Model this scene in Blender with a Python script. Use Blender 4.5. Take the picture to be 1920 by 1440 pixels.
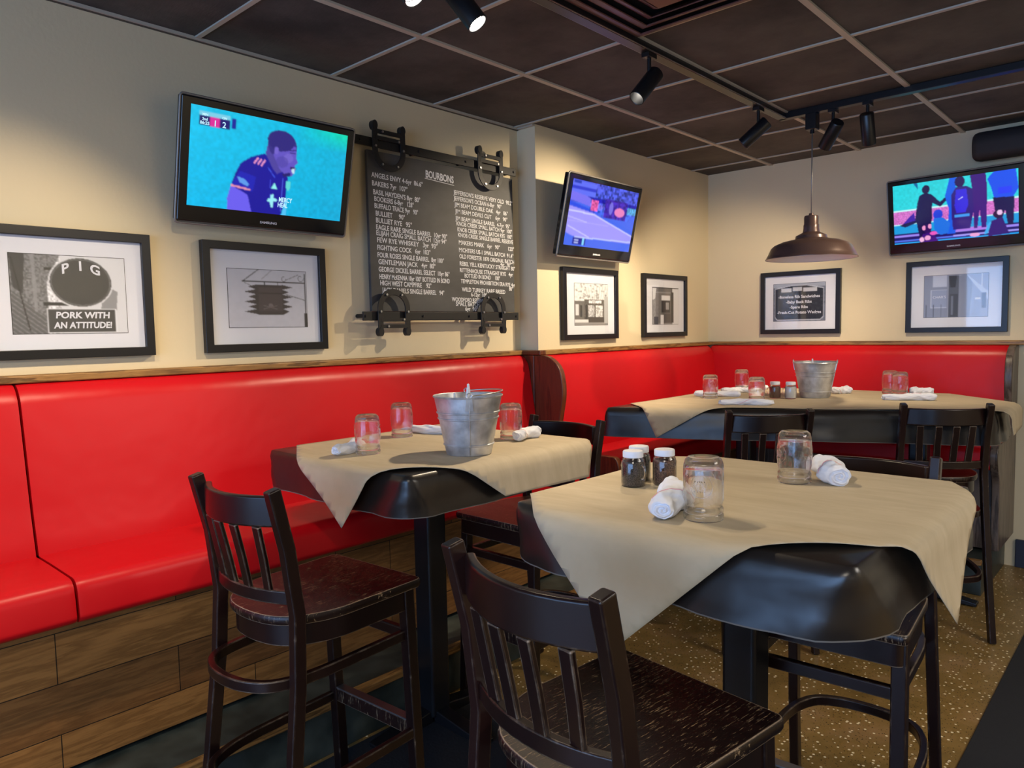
import bpy, math, random
import numpy as np
from mathutils import Vector, Matrix
from math import sin, cos, pi, radians as R
random.seed(7)
for o in list(bpy.data.objects): bpy.data.objects.remove(o)
SC = bpy.context.scene
COL = SC.collection

# ------------------------------------------------------------------ camera
CAMZ = 1.49
f_px, yaw, pitch, roll = 1369.74, -0.74442, -0.073508, -0.019377
fw = Vector((sin(yaw)*cos(pitch), cos(yaw)*cos(pitch), sin(pitch)))
rt = Vector((cos(yaw), -sin(yaw), 0)); up = rt.cross(fw)
r2 = rt*cos(roll)+up*sin(roll); u2 = up*cos(roll)-rt*sin(roll)
cd = bpy.data.cameras.new('camera'); cam = bpy.data.objects.new('camera', cd); COL.objects.link(cam)
M = Matrix((r2, u2, -fw)).transposed().to_4x4(); M.translation = (2.88025, 0, CAMZ)
cam.matrix_world = M
cd.sensor_width = 36; cd.lens = f_px/1920*36; cd.clip_start = .05
SC.camera = cam
# ------------------------------------------------------------------ world, exposure
SC.view_settings.view_transform = 'Standard'
SC.view_settings.look = 'None'
SC.view_settings.gamma = 1
SC.view_settings.use_curve_mapping = False
SC.view_settings.exposure = 0.35
W = bpy.data.worlds.new('world'); SC.world = W; W.use_nodes = True
W.node_tree.nodes['Background'].inputs[0].default_value = (.62, .76, 1, 1)
W.node_tree.nodes['Background'].inputs[1].default_value = .6

def area(name, loc, target, sx, sy, power, col):
    l = bpy.data.lights.new(name, 'AREA'); l.shape = 'RECTANGLE'; l.size = sx; l.size_y = sy
    l.energy = power; l.color = col
    o = bpy.data.objects.new(name, l); COL.objects.link(o); o.location = loc
    o.rotation_euler = (Vector(target)-Vector(loc)).to_track_quat('-Z', 'Y').to_euler()
    return o
# daylight through the shop windows behind the camera
area('window_daylight', (2.4, -3.3, 1.35), (2.4, 3, 1.15), 4.3, 2.0, 150, (.30, .55, 1))
# added fill lights over the aisle, out of view and without fixtures
area('aisle_fill_light', (3.6, -1.2, 2.6), (3.6, -1.2, 0), 1.2, 1.2, 44, (1, .88, .72))
area('aisle_fill_light', (4.6, 2.6, 2.6), (4.6, 2.6, 0), 1.2, 1.2, 46, (1, .92, .82))
WARM = (1, .80, .55)

# ------------------------------------------------------------------ materials
def mat(name, col, rough=.6, metal=0, **k):
    m = bpy.data.materials.new(name); m.use_nodes = True
    b = m.node_tree.nodes['Principled BSDF']
    b.inputs['Base Color'].default_value = (*col, 1)
    b.inputs['Roughness'].default_value = rough; b.inputs['Metallic'].default_value = metal
    for a, v in k.items(): b.inputs[a].default_value = v
    return m
def nodes(m): return m.node_tree.nodes, m.node_tree.links, m.node_tree.nodes['Principled BSDF']
def noise(m, scale=(1,1,1), s=5, detail=4, rough=.5, coord='Object'):
    n, l, b = nodes(m)
    tc = n.new('ShaderNodeTexCoord'); mp = n.new('ShaderNodeMapping'); mp.inputs['Scale'].default_value = scale
    t = n.new('ShaderNodeTexNoise'); t.inputs['Scale'].default_value = s; t.inputs['Detail'].default_value = detail
    t.inputs['Roughness'].default_value = rough
    l.new(tc.outputs[coord], mp.inputs[0]); l.new(mp.outputs[0], t.inputs['Vector']); return t.outputs[0]
def ramp(m, src, stops):
    n, l, b = nodes(m); r = n.new('ShaderNodeValToRGB'); l.new(src, r.inputs[0])
    e = r.color_ramp.elements
    while len(e) < len(stops): e.new(.5)
    for i, (p, c) in enumerate(stops): e[i].position = p; e[i].color = (*c, 1) if len(c) == 3 else c
    return r.outputs[0]
def bump(m, src, st=.2, dist=.01):
    n, l, b = nodes(m); q = n.new('ShaderNodeBump'); q.inputs['Strength'].default_value = st
    q.inputs['Distance'].default_value = dist; l.new(src, q.inputs['Height']); l.new(q.outputs[0], b.inputs['Normal'])
def tocol(m, src): n, l, b = nodes(m); l.new(src, b.inputs['Base Color'])
def torough(m, src, a, c):
    n, l, b = nodes(m); r = n.new('ShaderNodeMapRange'); r.inputs['To Min'].default_value = a; r.inputs['To Max'].default_value = c
    l.new(src, r.inputs[0]); l.new(r.outputs[0], b.inputs['Roughness'])
def mixc(m, fac, a, c):
    n, l, b = nodes(m); x = n.new('ShaderNodeMix'); x.data_type = 'RGBA'
    l.new(fac, x.inputs[0])
    for i, v in ((6, a), (7, c)):
        if isinstance(v, tuple): x.inputs[i].default_value = (*v, 1)
        else: l.new(v, x.inputs[i])
    return x.outputs[2]
def c8(r, g, b): return tuple(((v/255)/12.92 if v/255 <= .04045 else ((v/255+.055)/1.055)**2.4) for v in (r, g, b))

WALL = mat('cream_wall_paint', (.68, .58, .385), .75)
bump(WALL, noise(WALL, s=60, detail=3), .12, .004)
RED = mat('red_vinyl', (.54, .004, .009), .36, **{'Specular IOR Level': .34})
bump(RED, noise(RED, s=6, detail=2), .18, .02)
SEAM = mat('dark_seam', (.02, .002, .003), .6)
def wood(name, a, c, scale, rough=.5, s=3.0):
    m = mat(name, a, rough)
    t = noise(m, scale, s, 6, .6)
    n, l, b = nodes(m)
    tocol(m, ramp(m, t, [(.3, a), (.5, c), (.56, tuple(x*.75 for x in a)), (.7, c)]))
    bump(m, t, .1, .003)
    return m
OAK = wood('oak_trim', c8(104, 72, 38), c8(158, 118, 66), (1, 14, 14), .42)
OAKY = wood('oak_trim_long', c8(104, 72, 38), c8(158, 118, 66), (14, 1.2, 14), .42)
PANELW = wood('stained_panel_wood', c8(84, 42, 24), c8(104, 56, 32), (9, 9, 1), .35, 2)
PANELG = wood('worn_panel_wood', c8(70, 58, 50), c8(110, 96, 86), (9, 9, 1), .35, 2)
# horizontal planks of the bench fronts: colour varies board by board
def planks(name, axis):
    m = mat(name, (.2, .12, .05), .5)
    n, l, b = nodes(m)
    tc = n.new('ShaderNodeTexCoord'); sp = n.new('ShaderNodeSeparateXYZ'); l.new(tc.outputs['Object'], sp.inputs[0])
    cb = n.new('ShaderNodeCombineXYZ'); l.new(sp.outputs[axis], cb.inputs[0]); l.new(sp.outputs[2], cb.inputs[1])
    br = n.new('ShaderNodeTexBrick'); l.new(cb.outputs[0], br.inputs[0])
    br.inputs['Scale'].default_value = 1; br.inputs['Brick Width'].default_value = .62; br.inputs['Row Height'].default_value = .155
    br.inputs['Mortar Size'].default_value = .0015; br.offset = .43
    br.inputs['Color1'].default_value = (*c8(160, 112, 58), 1); br.inputs['Color2'].default_value = (*c8(112, 74, 38), 1)
    br.inputs['Mortar'].default_value = (.01, .006, .003, 1)
    sc = (1, 1.3, 16) if axis == 1 else (1.3, 1, 16)
    t = noise(m, sc, 1.7, 8, .62)
    g = ramp(m, t, [(.3, (.42, .4, .36)), (.46, (1, 1, 1)), (.52, (.62, .58, .52)), (.62, (1, 1, 1))])
    x = n.new('ShaderNodeMix'); x.data_type = 'RGBA'; x.blend_type = 'MULTIPLY'; x.inputs[0].default_value = 1
    l.new(br.outputs[0], x.inputs[6]); l.new(g, x.inputs[7]); tocol(m, x.outputs[2]); bump(m, t, .25, .004)
    return m
PLANKY = planks('reclaimed_planks_y', 1); PLANKX = planks('reclaimed_planks_x', 0)
PLINTH = mat('dark_green_plinth_paint', c8(44, 52, 50), .33)
_t = noise(PLINTH, s=9); tocol(PLINTH, ramp(PLINTH, _t, [(.35, c8(36, 44, 43)), (.7, c8(66, 74, 70))])); torough(PLINTH, _t, .25, .5)
BLACKP = mat('black_paint', (.008, .008, .010), .4)
BASEB = mat('dark_blue_baseboard', c8(38, 44, 62), .5)
# chair wood: dark stain, worn to bare wood on edges
def chairmat(name, scratch):
    m = mat(name, (.012, .006, .005), .28, **{'Specular IOR Level': .38}); n, l, b = nodes(m)
    bv = n.new('ShaderNodeBevel'); bv.samples = 4; bv.inputs[0].default_value = .0042
    ge = n.new('ShaderNodeNewGeometry'); dt = n.new('ShaderNodeVectorMath'); dt.operation = 'DOT_PRODUCT'
    l.new(bv.outputs[0], dt.inputs[0]); l.new(ge.outputs['Normal'], dt.inputs[1])
    t = noise(m, s=26, detail=5, rough=.7)
    ad = n.new('ShaderNodeMath'); ad.operation = 'MULTIPLY_ADD'; ad.inputs[1].default_value = .16; ad.inputs[2].default_value = -.10
    l.new(t, ad.inputs[0])
    su = n.new('ShaderNodeMath'); su.operation = 'ADD'; l.new(dt.outputs['Value'], su.inputs[0]); l.new(ad.outputs[0], su.inputs[1])
    wear = ramp(m, su.outputs[0], [(.905, (1, 1, 1)), (.943, (0, 0, 0))])
    base = ramp(m, noise(m, (1, 1, .15), 7), [(.3, c8(18, 10, 10)), (.7, c8(36, 19, 17))])
    col = mixc(m, wear, base, c8(200, 174, 146))
    if scratch:
        s1 = noise(m, (34, 3.0, 3), 7, 7, .8); big = noise(m, (1, 1, 1), 5, 2)
        mu = n.new('ShaderNodeMath'); mu.operation = 'MULTIPLY_ADD'; mu.inputs[1].default_value = .22
        l.new(big, mu.inputs[0]); l.new(s1, mu.inputs[2])
        sf = ramp(m, mu.outputs[0], [(.685, (0, 0, 0)), (.725, (1, 1, 1))])
        col = mixc(m, sf, col, c8(158, 134, 104))
        torough(m, s1, .2, .45); bump(m, s1, .3, .002)
    tocol(m, col); return m
CHAIR = chairmat('espresso_chair_wood', False); SEATM = chairmat('scuffed_seat_wood', True)
CHROME = mat('scuffed_metal', (.55, .56, .58), .35, 1)
VINYL = mat('dark_vinyl_cover', c8(34, 29, 26), .30, **{'Specular IOR Level': .55})
bump(VINYL, noise(VINYL, s=7, detail=2), .16, .02)
HEM = mat('grey_vinyl_hem', c8(104, 98, 90), .6)
PAPER = mat('kraft_paper', c8(182, 160, 126), .8)
tocol(PAPER, ramp(PAPER, noise(PAPER, (2, 9, 2), 3, 5, .6), [(.3, c8(184, 168, 138)), (.7, c8(198, 182, 153))]))
bump(PAPER, noise(PAPER, s=5, detail=4), .10, .02)
GALV = mat('galvanised_steel', (.42, .44, .46), .38, .7)
_t = noise(GALV, s=22, detail=5); tocol(GALV, ramp(GALV, _t, [(.3, (.40, .41, .43)), (.7, (.70, .72, .74))])); torough(GALV, _t, .28, .5)
NAP = mat('white_napkin_cloth', (.80, .82, .88), .9)
bump(NAP, noise(NAP, s=40, detail=3), .3, .004)
STITCH = mat('pink_stitching', c8(226, 160, 170), .8)
PEPPER = mat('black_pepper', (.02, .018, .016), .9); tocol(PEPPER, ramp(PEPPER, noise(PEPPER, s=420), [(.4, (.008, .007, .006)), (.65, (.11, .09, .08))]))
RUB = mat('brown_spice_rub', (.12, .05, .03), .9); tocol(RUB, ramp(RUB, noise(RUB, s=300), [(.4, (.05, .022, .014)), (.65, (.22, .11, .07))]))
SALT = mat('white_salt', (.75, .74, .70), .9)
PLASTW = mat('white_plastic', (.75, .77, .82), .4)
PLASTR = mat('red_plastic', (.6, .03, .02), .4)
BLACKM = mat('black_metal', (.010, .010, .012), .32, .2)
IRON = mat('black_iron', (.014, .014, .015), .5, .3)
GLOSS = mat('gloss_black_bezel', (.006, .006, .008), .08)
GREYB = mat('grey_plastic', c8(128, 124, 120), .3, .3)
STEEL = mat('rivet_steel', (.6, .6, .62), .3, 1)
SLATE = mat('chalkboard_slate', c8(44, 44, 45), .62)
tocol(SLATE, ramp(SLATE, noise(SLATE, (1, 1, 2), 2.5, 5, .6), [(.3, c8(50, 50, 51)), (.75, c8(84, 84, 84))]))
CHALK = mat('chalk', (.80, .80, .80), .9)
MATB = mat('picture_mat_board', (.80, .80, .82), .8)
BRONZE = mat('dark_bronze_enamel', c8(92, 72, 66), .28, .3)
ENAMW = mat('white_enamel', (.80, .74, .72), .35)
TILE = mat('dark_ceiling_tile', c8(52, 44, 41), .8)
tocol(TILE, ramp(TILE, noise(TILE, (1, 1, 1), 2.2, 6, .65), [(.32, c8(46, 44, 43)), (.72, c8(92, 88, 82))])); bump(TILE, noise(TILE, (3, 12, 3), 12, 5), .25, .004)
GRID = mat('ceiling_grid_metal', c8(180, 174, 160), .4)
VENT = mat('brown_red_vent_paint', c8(96, 62, 56), .4)
FLOORM = mat('terrazzo_floor', (.1, .07, .04), .35)
def _floor():
    m = FLOORM; n, l, b = nodes(m)
    tc = n.new('ShaderNodeTexCoord')
    v = n.new('ShaderNodeTexVoronoi'); v.inputs['Scale'].default_value = 58; l.new(tc.outputs['Object'], v.inputs['Vector'])
    r = ramp(m, v.outputs['Distance'], [(.24, (1, 1, 1)), (.30, (0, 0, 0))])
    wn = n.new('ShaderNodeSeparateColor'); l.new(v.outputs['Color'], wn.inputs[0])
    gt = n.new('ShaderNodeMath'); gt.operation = 'GREATER_THAN'; gt.inputs[1].default_value = .62; l.new(wn.outputs[0], gt.inputs[0])
    mu = n.new('ShaderNodeMath'); mu.operation = 'MULTIPLY'; l.new(r, mu.inputs[0]); l.new(gt.outputs[0], mu.inputs[1])
    base = ramp(m, noise(m, s=3.5, detail=6, rough=.7), [(.25, c8(104, 84, 44)), (.5, c8(140, 112, 62)), (.75, c8(164, 130, 90))])
    v2 = n.new('ShaderNodeTexVoronoi'); v2.inputs['Scale'].default_value = 85; l.new(tc.outputs['Object'], v2.inputs['Vector'])
    dk = ramp(m, v2.outputs['Distance'], [(.16, (1, 1, 1)), (.22, (0, 0, 0))])
    c1 = mixc(m, dk, base, c8(44, 32, 22)); c2 = mixc(m, mu.outputs[0], c1, c8(250, 232, 190))
    tocol(m, c2); b.inputs['Roughness'].default_value = .3
_floor()
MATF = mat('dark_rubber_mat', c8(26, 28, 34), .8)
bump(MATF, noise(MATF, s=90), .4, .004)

def glassmat(name, tint=(1, 1, 1), base=.06, lo=.4, bumpy=.25, refr=0):
    m = bpy.data.materials.new(name); m.use_nodes = True; n = m.node_tree.nodes; l = m.node_tree.links
    n.remove(n['Principled BSDF']); out = n['Material Output']
    tr = n.new('ShaderNodeBsdfTransparent'); tr.inputs[0].default_value = (*tint, 1)
    gl = n.new('ShaderNodeBsdfGlossy'); gl.inputs['Roughness'].default_value = .03
    lw = n.new('ShaderNodeLayerWeight'); lw.inputs[0].default_value = lo
    mr = n.new('ShaderNodeMapRange'); mr.inputs['To Min'].default_value = base; mr.inputs['To Max'].default_value = .9
    l.new(lw.outputs['Facing'], mr.inputs[0])
    pw = n.new('ShaderNodeMath'); pw.operation = 'POWER'; pw.inputs[1].default_value = 3.0; l.new(lw.outputs['Facing'], pw.inputs[0]); l.new(pw.outputs[0], mr.inputs[0])
    tc = n.new('ShaderNodeTexCoord'); no = n.new('ShaderNodeTexNoise'); no.inputs['Scale'].default_value = 30; l.new(tc.outputs['Object'], no.inputs['Vector'])
    bp = n.new('ShaderNodeBump'); bp.inputs['Strength'].default_value = bumpy; bp.inputs['Distance'].default_value = .006; l.new(no.outputs[0], bp.inputs['Height'])
    l.new(bp.outputs[0], gl.inputs['Normal'])
    mx = n.new('ShaderNodeMixShader'); l.new(mr.outputs[0], mx.inputs[0]); l.new(tr.outputs[0], mx.inputs[1]); l.new(gl.outputs[0], mx.inputs[2])
    last = mx.outputs[0]
    if refr:
        gg = n.new('ShaderNodeBsdfGlass'); gg.inputs['IOR'].default_value = 1.42; gg.inputs['Roughness'].default_value = .01; l.new(bp.outputs[0], gg.inputs['Normal'])
        m2 = n.new('ShaderNodeMixShader'); m2.inputs[0].default_value = refr; l.new(mx.outputs[0], m2.inputs[1]); l.new(gg.outputs[0], m2.inputs[2]); last = m2.outputs[0]
    l.new(last, out.inputs[0]); return m
GLASS = glassmat('clear_jar_glass', (.97, .98, .985), .03, .5, .05, .8)
PANE = glassmat('picture_glass', (.97, .98, 1), .035, .3, 0)
def emis(name, col, st):
    m = mat(name, (0, 0, 0), .5); n, l, b = nodes(m)
    b.inputs['Emission Color'].default_value = (*col, 1); b.inputs['Emission Strength'].default_value = st; return m
BULB = emis('lit_bulb', (1, .92, .8), 60)
def attrmat(name, st):
    m = mat(name, (0, 0, 0), .12 if st else .5); n, l, b = nodes(m)
    a = n.new('ShaderNodeAttribute'); a.attribute_name = 'pic'
    if st: l.new(a.outputs[0], b.inputs['Emission Color']); b.inputs['Emission Strength'].default_value = st
    else: l.new(a.outputs[0], b.inputs['Base Color'])
    return m
SCREEN = attrmat('lit_screen', .85); PRINT = attrmat('photo_print', 0)

# ------------------------------------------------------------------ mesh builder
class MB:
    def __init__(s): s.v = []; s.f = []; s.m = []; s.cm = 0
    def add(s, vs, fs):
        b = len(s.v); s.v += [tuple(v) for v in vs]
        for f in fs: s.f.append([b+i for i in f]); s.m.append(s.cm)
    def box(s, c, d, rz=0, rx=0):
        m = Matrix.Rotation(rz, 3, 'Z') @ Matrix.Rotation(rx, 3, 'X')
        vs = [Vector(c)+m@Vector((x*d[0]/2, y*d[1]/2, z*d[2]/2)) for x in (-1, 1) for y in (-1, 1) for z in (-1, 1)]
        s.add(vs, [(0, 1, 3, 2), (4, 6, 7, 5), (0, 4, 5, 1), (2, 3, 7, 6), (0, 2, 6, 4), (1, 5, 7, 3)]); return s
    def bx(s, x0, x1, y0, y1, z0, z1): return s.box(((x0+x1)/2, (y0+y1)/2, (z0+z1)/2), (x1-x0, y1-y0, z1-z0))
    def rings(s, rs, closed=True, cap=True, loop=False):
        n = len(rs[0]); vs = [p for r in rs for p in r]; fs = []
        k = len(rs); kk = k if loop else k-1
        for i in range(kk):
            a = i*n; b = ((i+1) % k)*n
            for j in range(n if closed else n-1):
                q = (j+1) % n; fs.append((a+j, a+q, b+q, b+j))
        if cap and not loop and closed: fs.append(tuple(range(n))[::-1]); fs.append(tuple((k-1)*n+j for j in range(n)))
        s.add(vs, fs); return s
    def sweep(s, path, w, h, upv=(0, 0, 1), loop=False):
        P = [Vector(p) for p in path]; U = Vector(upv); rs = []; n = len(P)
        for i in range(n):
            a = P[(i-1) % n] if (loop or i) else P[0]; b = P[(i+1) % n] if (loop or i < n-1) else P[-1]
            t = (b-a).normalized(); L = t.cross(U).normalized(); V = L.cross(t).normalized()
            ww = w(i/(n-1)) if callable(w) else w; hh = h(i/(n-1)) if callable(h) else h
            rs.append([P[i]+L*ww/2*x+V*hh/2*y for x, y in ((-1, -1), (1, -1), (1, 1), (-1, 1))])
        return s.rings(rs, loop=loop)
    def tube(s, path, r, n=10, loop=False):
        P = [Vector(p) for p in path]; rs = []; k = len(P); ref = None
        for i in range(k):
            a = P[(i-1) % k] if (loop or i) else P[0]; b = P[(i+1) % k] if (loop or i < k-1) else P[-1]
            t = (b-a).normalized()
            if ref is None: ref = Vector((0, 0, 1)) if abs(t.z) < .9 else Vector((1, 0, 0))
            L = t.cross(ref).normalized(); V = L.cross(t).normalized(); ref = V
            rr = r(i/(k-1)) if callable(r) else r
            rs.append([P[i]+L*rr*cos(2*pi*j/n)+V*rr*sin(2*pi*j/n) for j in range(n)])
        return s.rings(rs, loop=loop)
    def lathe(s, prof, n=32, c=(0, 0, 0), cap=True):
        return s.rings([[(c[0]+r*cos(2*pi*j/n), c[1]+r*sin(2*pi*j/n), c[2]+z) for j in range(n)] for r, z in prof], cap=cap)
    def extr(s, pts, d, origin=(0, 0, 0), ax=((1, 0, 0), (0, 0, 1))):
        "polygon pts in plane ax, extruded by vector d"
        A, B = Vector(ax[0]), Vector(ax[1]); o = Vector(origin); d = Vector(d)
        r = [o+A*p[0]+B*p[1] for p in pts]; return s.rings([r, [q+d for q in r]])
    def sphere(s, c, r, n=10):
        return s.rings([[(c[0]+r*sin(t)*cos(2*pi*j/n), c[1]+r*sin(t)*sin(2*pi*j/n), c[2]-r*cos(t)) for j in range(n)] for t in [pi*(i+.02)/(n*1.0+.04) for i in range(n+1)]])
    def build(s, name, mats, parent=None, loc=(0, 0, 0), rot=(0, 0, 0), smooth=None, bevel=0, seg=2):
        me = bpy.data.meshes.new(name); me.from_pydata(s.v, [], s.f); 
        mats = mats if isinstance(mats, (list, tuple)) else [mats]
        for m in mats: me.materials.append(m)
        if len(mats) > 1: me.polygons.foreach_set('material_index', s.m)
        import bmesh
        bm = bmesh.new(); bm.from_mesh(me); bmesh.ops.recalc_face_normals(bm, faces=bm.faces); bm.to_mesh(me); bm.free()
        o = bpy.data.objects.new(name, me); COL.objects.link(o); o.location = loc; o.rotation_euler = rot
        if parent: o.parent = parent
        if smooth is not None:
            me.polygons.foreach_set('use_smooth', [True]*len(me.polygons))
            if smooth < 180: me.set_sharp_from_angle(angle=R(smooth))
        if bevel:
            b = o.modifiers.new('bevel', 'BEVEL'); b.width = bevel; b.segments = seg; b.limit_method = 'ANGLE'; b.angle_limit = R(40)
            if smooth is None: me.polygons.foreach_set('use_smooth', [True]*len(me.polygons)); b.harden_normals = True
        return o
def tag(o, label=None, cat=None, group=None, kind=None):
    if label: o['label'] = label
    if cat: o['category'] = cat
    if group: o['group'] = group
    if kind: o['kind'] = kind
    return o
def empty(name, loc, rz=0, label=None, cat=None, group=None, rx=0):
    o = bpy.data.objects.new(name, None); COL.objects.link(o); o.location = loc; o.rotation_euler = (rx, 0, rz); o.empty_display_size = .1
    return tag(o, label, cat, group)
def struct(o): o['kind'] = 'structure'; return o
def copy_tree(o, parent=None, **k):
    c = o.copy(); COL.objects.link(c)
    if parent: c.parent = parent
    for ch in [x for x in bpy.data.objects if x.parent == o and not x.get('_tmp')]: copy_tree(ch, c)
    return c
def text_mb(mb, s, size, x, z, y=-.0005, xs=1, shear=0, depth=.0006, align='LEFT', slope=0, bold=0, fit=None):
    "lettering added to mb, in the local x/z plane, facing -y"
    cu = bpy.data.curves.new('t', 'FONT'); cu.body = s; cu.size = size; cu.align_x = align; cu.shear = shear
    cu.extrude = depth/2; cu.offset = bold; cu.resolution_u = 3
    o = bpy.data.objects.new('t', cu); COL.objects.link(o)
    dg = bpy.context.evaluated_depsgraph_get(); me = bpy.data.meshes.new_from_object(o.evaluated_get(dg))
    if fit: xs = fit/max(1e-6, max(v.co.x for v in me.vertices)-min(v.co.x for v in me.vertices)); slope *= xs
    mb.add([(x+v.co.x*xs, y-v.co.z, z+v.co.y+slope*v.co.x) for v in me.vertices], [list(p.vertices) for p in me.polygons])
    bpy.data.objects.remove(o); bpy.data.curves.remove(cu); bpy.data.meshes.remove(me)

# ------------------------------------------------------------------ little painter for prints and screens
class Canvas:
    def __init__(s, w, h, bg):
        s.w, s.h = w, h; s.a = np.zeros((h, w, 3)); s.a[:] = c8(*bg)
        s.X, s.Y = np.meshgrid((np.arange(w)+.5)/w, (np.arange(h)+.5)/h); s.rs = np.random.RandomState(3)
    def put(s, m, c, al=1): s.a[m] = s.a[m]*(1-al)+np.array(c8(*c))*al; return s
    def poly(s, P, c, al=1):
        m = np.zeros((s.h, s.w), bool); n = len(P)
        for i in range(n):
            (x0, y0), (x1, y1) = P[i], P[(i+1) % n]
            if y0 == y1: continue
            k = ((y0 > s.Y) != (y1 > s.Y)) & (s.X < (x1-x0)*(s.Y-y0)/(y1-y0)+x0); m ^= k
        return s.put(m, c, al)
    def ell(s, x, y, rx, ry, c, al=1): return s.put(((s.X-x)/rx)**2+((s.Y-y)/ry)**2 < 1, c, al)
    def rect(s, x0, y0, x1, y1, c, al=1): return s.put((s.X > x0) & (s.X < x1) & (s.Y > y0) & (s.Y < y1), c, al)
    def line(s, x0, y0, x1, y1, w, c, al=1):
        dx, dy = x1-x0, (y1-y0); L = dx*dx+dy*dy+1e-9
        t = np.clip(((s.X-x0)*dx+(s.Y-y0)*dy)/L, 0, 1)
        return s.put(((s.X-x0-t*dx)**2+((s.Y-y0-t*dy)*s.h/s.w)**2) < (w/2)**2, c, al)
    def noise(s, amt, x0=0, y0=0, x1=1, y1=1, block=1):
        n = s.rs.rand(s.h//block+1, s.w//block+1); n = np.kron(n, np.ones((block, block)))[:s.h, :s.w]
        m = (s.X > x0) & (s.X < x1) & (s.Y > y0) & (s.Y < y1); s.a[m] *= (1+amt*(n[m]-.5)*2)[:, None]; return s
    def blur(s, k=1):
        for _ in range(k):
            p = np.pad(s.a, ((1, 1), (1, 1), (0, 0)), 'edge')
            s.a = (p[:-2, 1:-1]+p[2:, 1:-1]+p[1:-1, :-2]+p[1:-1, 2:]+2*p[1:-1, 1:-1])/6
        return s
    def mesh(s, name, w, h, y, m, parent, x0=None, z0=None):
        "grid of vertices carrying the picture, local x/z plane facing -y, centred"
        x0 = -w/2 if x0 is None else x0; z0 = -h/2 if z0 is None else z0
        xs = x0+np.arange(s.w)/(s.w-1)*w; zs = z0+h-np.arange(s.h)/(s.h-1)*h
        vs = [(x, y, z) for z in zs for x in xs]
        fs = [(j*s.w+i, (j+1)*s.w+i, (j+1)*s.w+i+1, j*s.w+i+1) for j in range(s.h-1) for i in range(s.w-1)]
        me = bpy.data.meshes.new(name); me.from_pydata(vs, [], fs); me.materials.append(m)
        at = me.color_attributes.new('pic', 'FLOAT_COLOR', 'POINT')
        at.data.foreach_set('color', np.concatenate([np.clip(s.a, 0, 1).reshape(-1, 3), np.ones((s.w*s.h, 1))], 1).ravel())
        o = bpy.data.objects.new(name, me); COL.objects.link(o); o.parent = parent; return o

# ------------------------------------------------------------------ room
H = 2.6486; YC = 3.21; DX = .1355; YB = 5.2536; XR = 5.8; YF = -3.2
def S(name, mb, m, **k): return struct(mb.build(name, m, **k))
S('floor', MB().bx(-.1, XR, YF, YB+.1, -.08, 0), FLOORM)
ceil = S('ceiling', MB().bx(-.1, XR, YF, YB+.1, H, H+.06), TILE)
S('wall_left', MB().bx(-.12, 0, YF, YC+.2, 0, H), WALL)
S('wall_left_far', MB().bx(-.12, DX, YC, YB+.1, 0, H), WALL)
S('wall_back', MB().bx(-.12, XR, YB, YB+.12, 0, H), WALL)
S('wall_right', MB().bx(XR, XR+.12, YF, YB+.1, 0, H), WALL)
fr = MB(); fr.bx(-.12, .2, YF-.12, YF, 0, H); fr.bx(4.6, XR+.12, YF-.12, YF, 0, H); fr.bx(.2, 4.6, YF-.12, YF, 0, .33); fr.bx(.2, 4.6, YF-.12, YF, 2.45, H)
S('wall_front', fr, WALL)
wn = S('window_1', MB().bx(.2, 4.6, YF-.08, YF-.07, .33, 2.45), PANE)
wf = MB()
for x in (.23, 1.69, 3.13, 4.57): wf.bx(x-.03, x+.03, YF-.1, YF-.03, .33, 2.45)
wf.bx(.2, 4.6, YF-.1, YF-.03, .33, .39); wf.bx(.2, 4.6, YF-.1, YF-.03, 2.39, 2.45)
wf.build('window_frame', BLACKM, wn)
# suspended ceiling grid
g = MB()
xs = [.634+.60165*k for k in range(0, 9)]; ys = [5.0006-.6096*k for k in range(0, 14)]
for x in xs: g.bx(x-.0125, x+.0125, YF, YB, H-.008, H)
for y in ys:
    g.bx(DX if y > YC else 0, XR, y-.0095, y+.0095, H-.006, H)
g.bx(0, .022, YF, YC, H-.012, H-.001); g.bx(0, DX, YC-.022, YC, H-.012, H-.001)
g.build('grid_bar', GRID, ceil)
e = MB(); e.bx(.0, .012, YF, YC, H-.014, H-.012); e.build('edge_angle', mat('dark_angle', c8(70, 62, 56), .5), ceil)
# wood caps over the banquette
for i, (a, m) in enumerate([((0, .055, -1.2, YC, 1.345, 1.372), OAKY), ((DX, DX+.055, YC, YB, 1.345, 1.372), OAKY), ((DX, 2.20, YB-.05, YB, 1.345, 1.372), OAK)]):
    S('trim_%d' % (i+1), MB().bx(*a), m, bevel=.006)
S('trim_4', MB().bx(0, DX+.055, YC-.05, YC+.0, 1.345, 1.372), PANELW, bevel=.006)
S('baseboard_back', MB().bx(2.17, XR, YB-.02, YB, 0, .17), BASEB, bevel=.004)
tag(MB().bx(2.37, 3.6, -1.2, 5.1, .001, .009).build('dark_floor_strip', MATF, bevel=.003), 'dark blue-black floor mat along the right edge of the terrazzo', 'mat')

tag(MB().bx(.725, 1.30, -.9, 1.95, .001, .009).build('dark_floor_strip', MATF, bevel=.003), 'thin black sheet on the floor beside the plinth of the long red banquette', 'mat')  # flat black sheet added over this stretch of floor

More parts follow.
